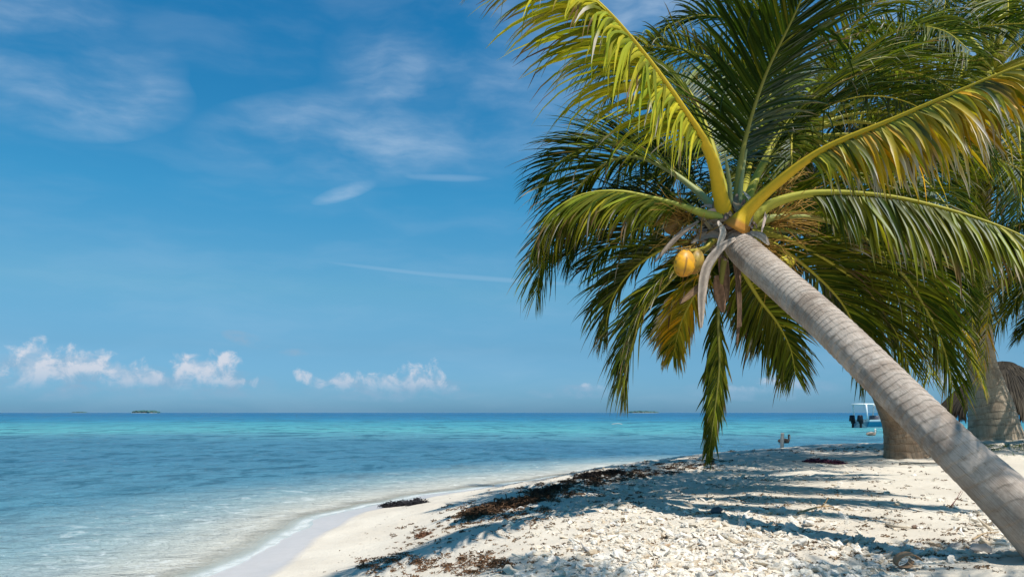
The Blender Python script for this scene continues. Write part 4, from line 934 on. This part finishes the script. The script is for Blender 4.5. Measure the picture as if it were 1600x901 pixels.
def along(t_): 
    s_ = np.linspace(0, 1, len(line)); return np.interp(t_, s_, line[:, 0]), np.interp(t_, s_, line[:, 1])
for k in range(330):
    t_ = rs.rand(); px, py = along(t_); g_ = ground_at(px + rs.randn() * 22, py + rs.randn() * (9 - 5 * t_))
    r_ = rs.uniform(.015, .055) * (1.0 + .7 * (t_ > .35)); tuft(ac, g_, r_, int(14 + 300 * r_), rs, (.085, .046, .024) if t_ > .2 else (.12, .07, .035))
for k in range(1200):
    px = rs.uniform(560, 1560); py = rs.uniform(700, 895)
    if px < 1440 - 1.62 * (py - 340) + 0: continue
    if py < 716 and px < 1150: continue
    g_ = ground_at(px, py)
    if shore_dist(g_[:1], g_[1:2])[0] < .5 or g_[1] > 19: continue
    tuft(ac, g_, rs.uniform(.012, .05), rs.randint(5, 16), rs, (.16, .10, .055))
for k in range(1500):
    y = 1 / rs.uniform(1 / 17., 1 / 4.); x = rs.uniform(-.4, .55) * y; s_ = shore_dist(np.array([x]), np.array([y]))[0]
    if s_ < .4 or s_ > 5.5: continue
    tuft(ac, (x, y, float(height(np.array([x]), np.array([y]))[0]) + .002), rs.uniform(.006, .020), rs.randint(2, 6), rs, (.17, .11, .06))
for (px0, px1, py, n_) in [(700, 860, 800, 110), (560, 800, 880, 160), (830, 1010, 770, 80), (1130, 1380, 702, 70), (1300, 1380, 692, 30)]:
    for k in range(n_):
        g_ = ground_at(rs.uniform(px0, px1), py + rs.randn() * (9 if py > 720 else 3))
        if g_[1] > 19 or shore_dist(g_[:1], g_[1:2])[0] < .5: continue
        tuft(ac, g_, rs.uniform(.02, .07), rs.randint(10, 26), rs, (.13, .065, .03))
tag(ac.build('dry_seaweed', M['weed'], smooth=False), 'dry brown seaweed strewn along the beach crest', 'seaweed', kind='stuff')
def clump(pts, r_, lb, colr, seed, n_=260):
    ac = Acc(); rs = np.random.RandomState(seed); c = ground_at(*pts[0])
    for k, q in enumerate(pts):
        g_ = ground_at(*q); V, f = LUMPS[(seed + k) % 16]; ac.add(place(V * [1, 1, .55], g_[0], g_[1], g_[2], r_ * rs.uniform(.6, .9), rs.rand() * 6, 0, 0) , f, np.array(colr) * .7); tuft(ac, g_, r_ * 1.1, n_ * 2, rs, colr, .45)
    tag(ac.build('seaweed_clump', M['weed'], loc=c, smooth=False), lb, 'seaweed', 'large clumps of seaweed')
clump([(632, 787), (612, 790), (652, 786)], .16, 'black seaweed clump alone at the edge of the wet sand', (.022, .020, .022), 3)
clump([(790, 790), (765, 797), (815, 786), (745, 803), (838, 780)], .17, 'long brown seaweed mat halfway up the beach crest', (.085, .045, .022), 5)
clump([(868, 765), (850, 770)], .13, 'dark brown seaweed heap where the palm shadow starts', (.06, .033, .02), 7)
clump([(918, 746), (928, 744)], .15, 'lower left of the two black seaweed mounds beside the water', (.035, .024, .018), 8)
clump([(952, 742), (962, 741)], .16, 'upper right of the two black seaweed mounds beside the water', (.035, .024, .018), 9)
clump([(664, 836)], .08, 'small reddish-brown seaweed tuft on open white sand', (.16, .075, .04), 10, 200)
clump([(1290, 722), (1272, 721), (1308, 724)], .12, 'purplish dead leaf litter in the far frond shade', (.10, .03, .05), 12, 160)

# curled dry leaf, twigs and sticks
g_ = ground_at(1424, 893); ac = Acc()
th = np.linspace(.4, 6.1, 30); P_ = np.stack([g_[0] + .045 * np.cos(th) * (1 + .06 * th), g_[1] + .02 * th, g_[2] + .045 + .043 * np.sin(th)], 1)
V = np.vstack([P_ + [0, -.035, 0], P_ + [0.006, .035, .004], P_ * 1.0 + [0, -.035, .004] + (P_ - P_.mean(0)) * .05, P_ + [0.006, .035, .008] + (P_ - P_.mean(0)) * .05]); i = np.arange(29)
fq = [np.stack([i, i + 1, i + 31, i + 30], 1), np.stack([i + 60, i + 90, i + 91, i + 61], 1), np.stack([i, i + 60, i + 61, i + 1], 1), np.stack([i + 30, i + 31, i + 91, i + 90], 1)]
tag(mesh('curled_leaf', V, np.vstack(fq), M['dry'], loc=g_, col=np.tile([[.30, .19, .11]], (len(V), 1))), 'curled brown dry leaf ring standing on the rubble at the bottom edge', 'dry leaf')
def stick(pts, r_, lb, colr, nm='stick', cat='stick', fork=True, lift=.012):
    P0 = [ground_at(a, b) + [0, 0, lift + c] for a, b, c in pts]; ac = Acc(); V, Fs, _ = tube(catmull(P0, 18)[0], np.linspace(r_, r_ * .4, 18), 7); ac.add(V, Fs, colr)
    if fork:
        a = catmull(P0, 18)[0][9]; V, Fs, _ = tube(np.array([a, a + [.03, -.01, .03], a + [.05, -.02, .075]]), [r_ * .6, r_ * .4, r_ * .2], 6); ac.add(V, Fs, colr)
    tag(ac.build(nm, M['wood'], loc=P0[0]), lb, cat)
stick([(1486, 792, 0), (1494, 789, .04), (1502, 784, .09)], .005, 'forked reddish twig sticking up in the right-hand frond shade', (.16, .06, .04))
stick([(1247, 803, 0), (1270, 800, .02), (1295, 794, .01), (1312, 799, 0)], .010, 'bent tan root lying on the rubble above the trunk shadow', (.42, .27, .13))
stick([(1385, 821, 0), (1402, 827, .01), (1424, 826, 0)], .014, 'pale broken palm husk lying left of the small brown pod', (.50, .41, .30), 'palm_husk', 'husk', False)
stick([(1520, 845, 0), (1538, 838, .01), (1560, 834, .0)], .008, 'straight tan stick lying just above the two shaded stones', (.40, .28, .16), fork=False)
stick([(1405, 726, 0), (1450, 724, .0), (1500, 724, .0)], .012, 'thin grey stick lying in front of the brown palm foot', (.16, .15, .12), fork=False)
# low beach grass round palm 3
ac = Acc(); rs = np.random.RandomState(4)
for k in range(420):
    px = rs.uniform(1500, 1610); py = 690 + abs(rs.randn()) * 7; g_ = ground_at(px, py)
    if g_[1] > 19: continue
    tuft(ac, g_, rs.uniform(.02, .05), 7, rs, (.14, .17, .03), .9)
tag(ac.build('beach_grass', M['weed'], smooth=False), 'sparse low grass round the foot of the pale palm', 'grass', kind='stuff')
print('rubble', nrub, 'verts', sum(len(o.data.vertices) for o in bpy.data.objects if o.type == 'MESH'))
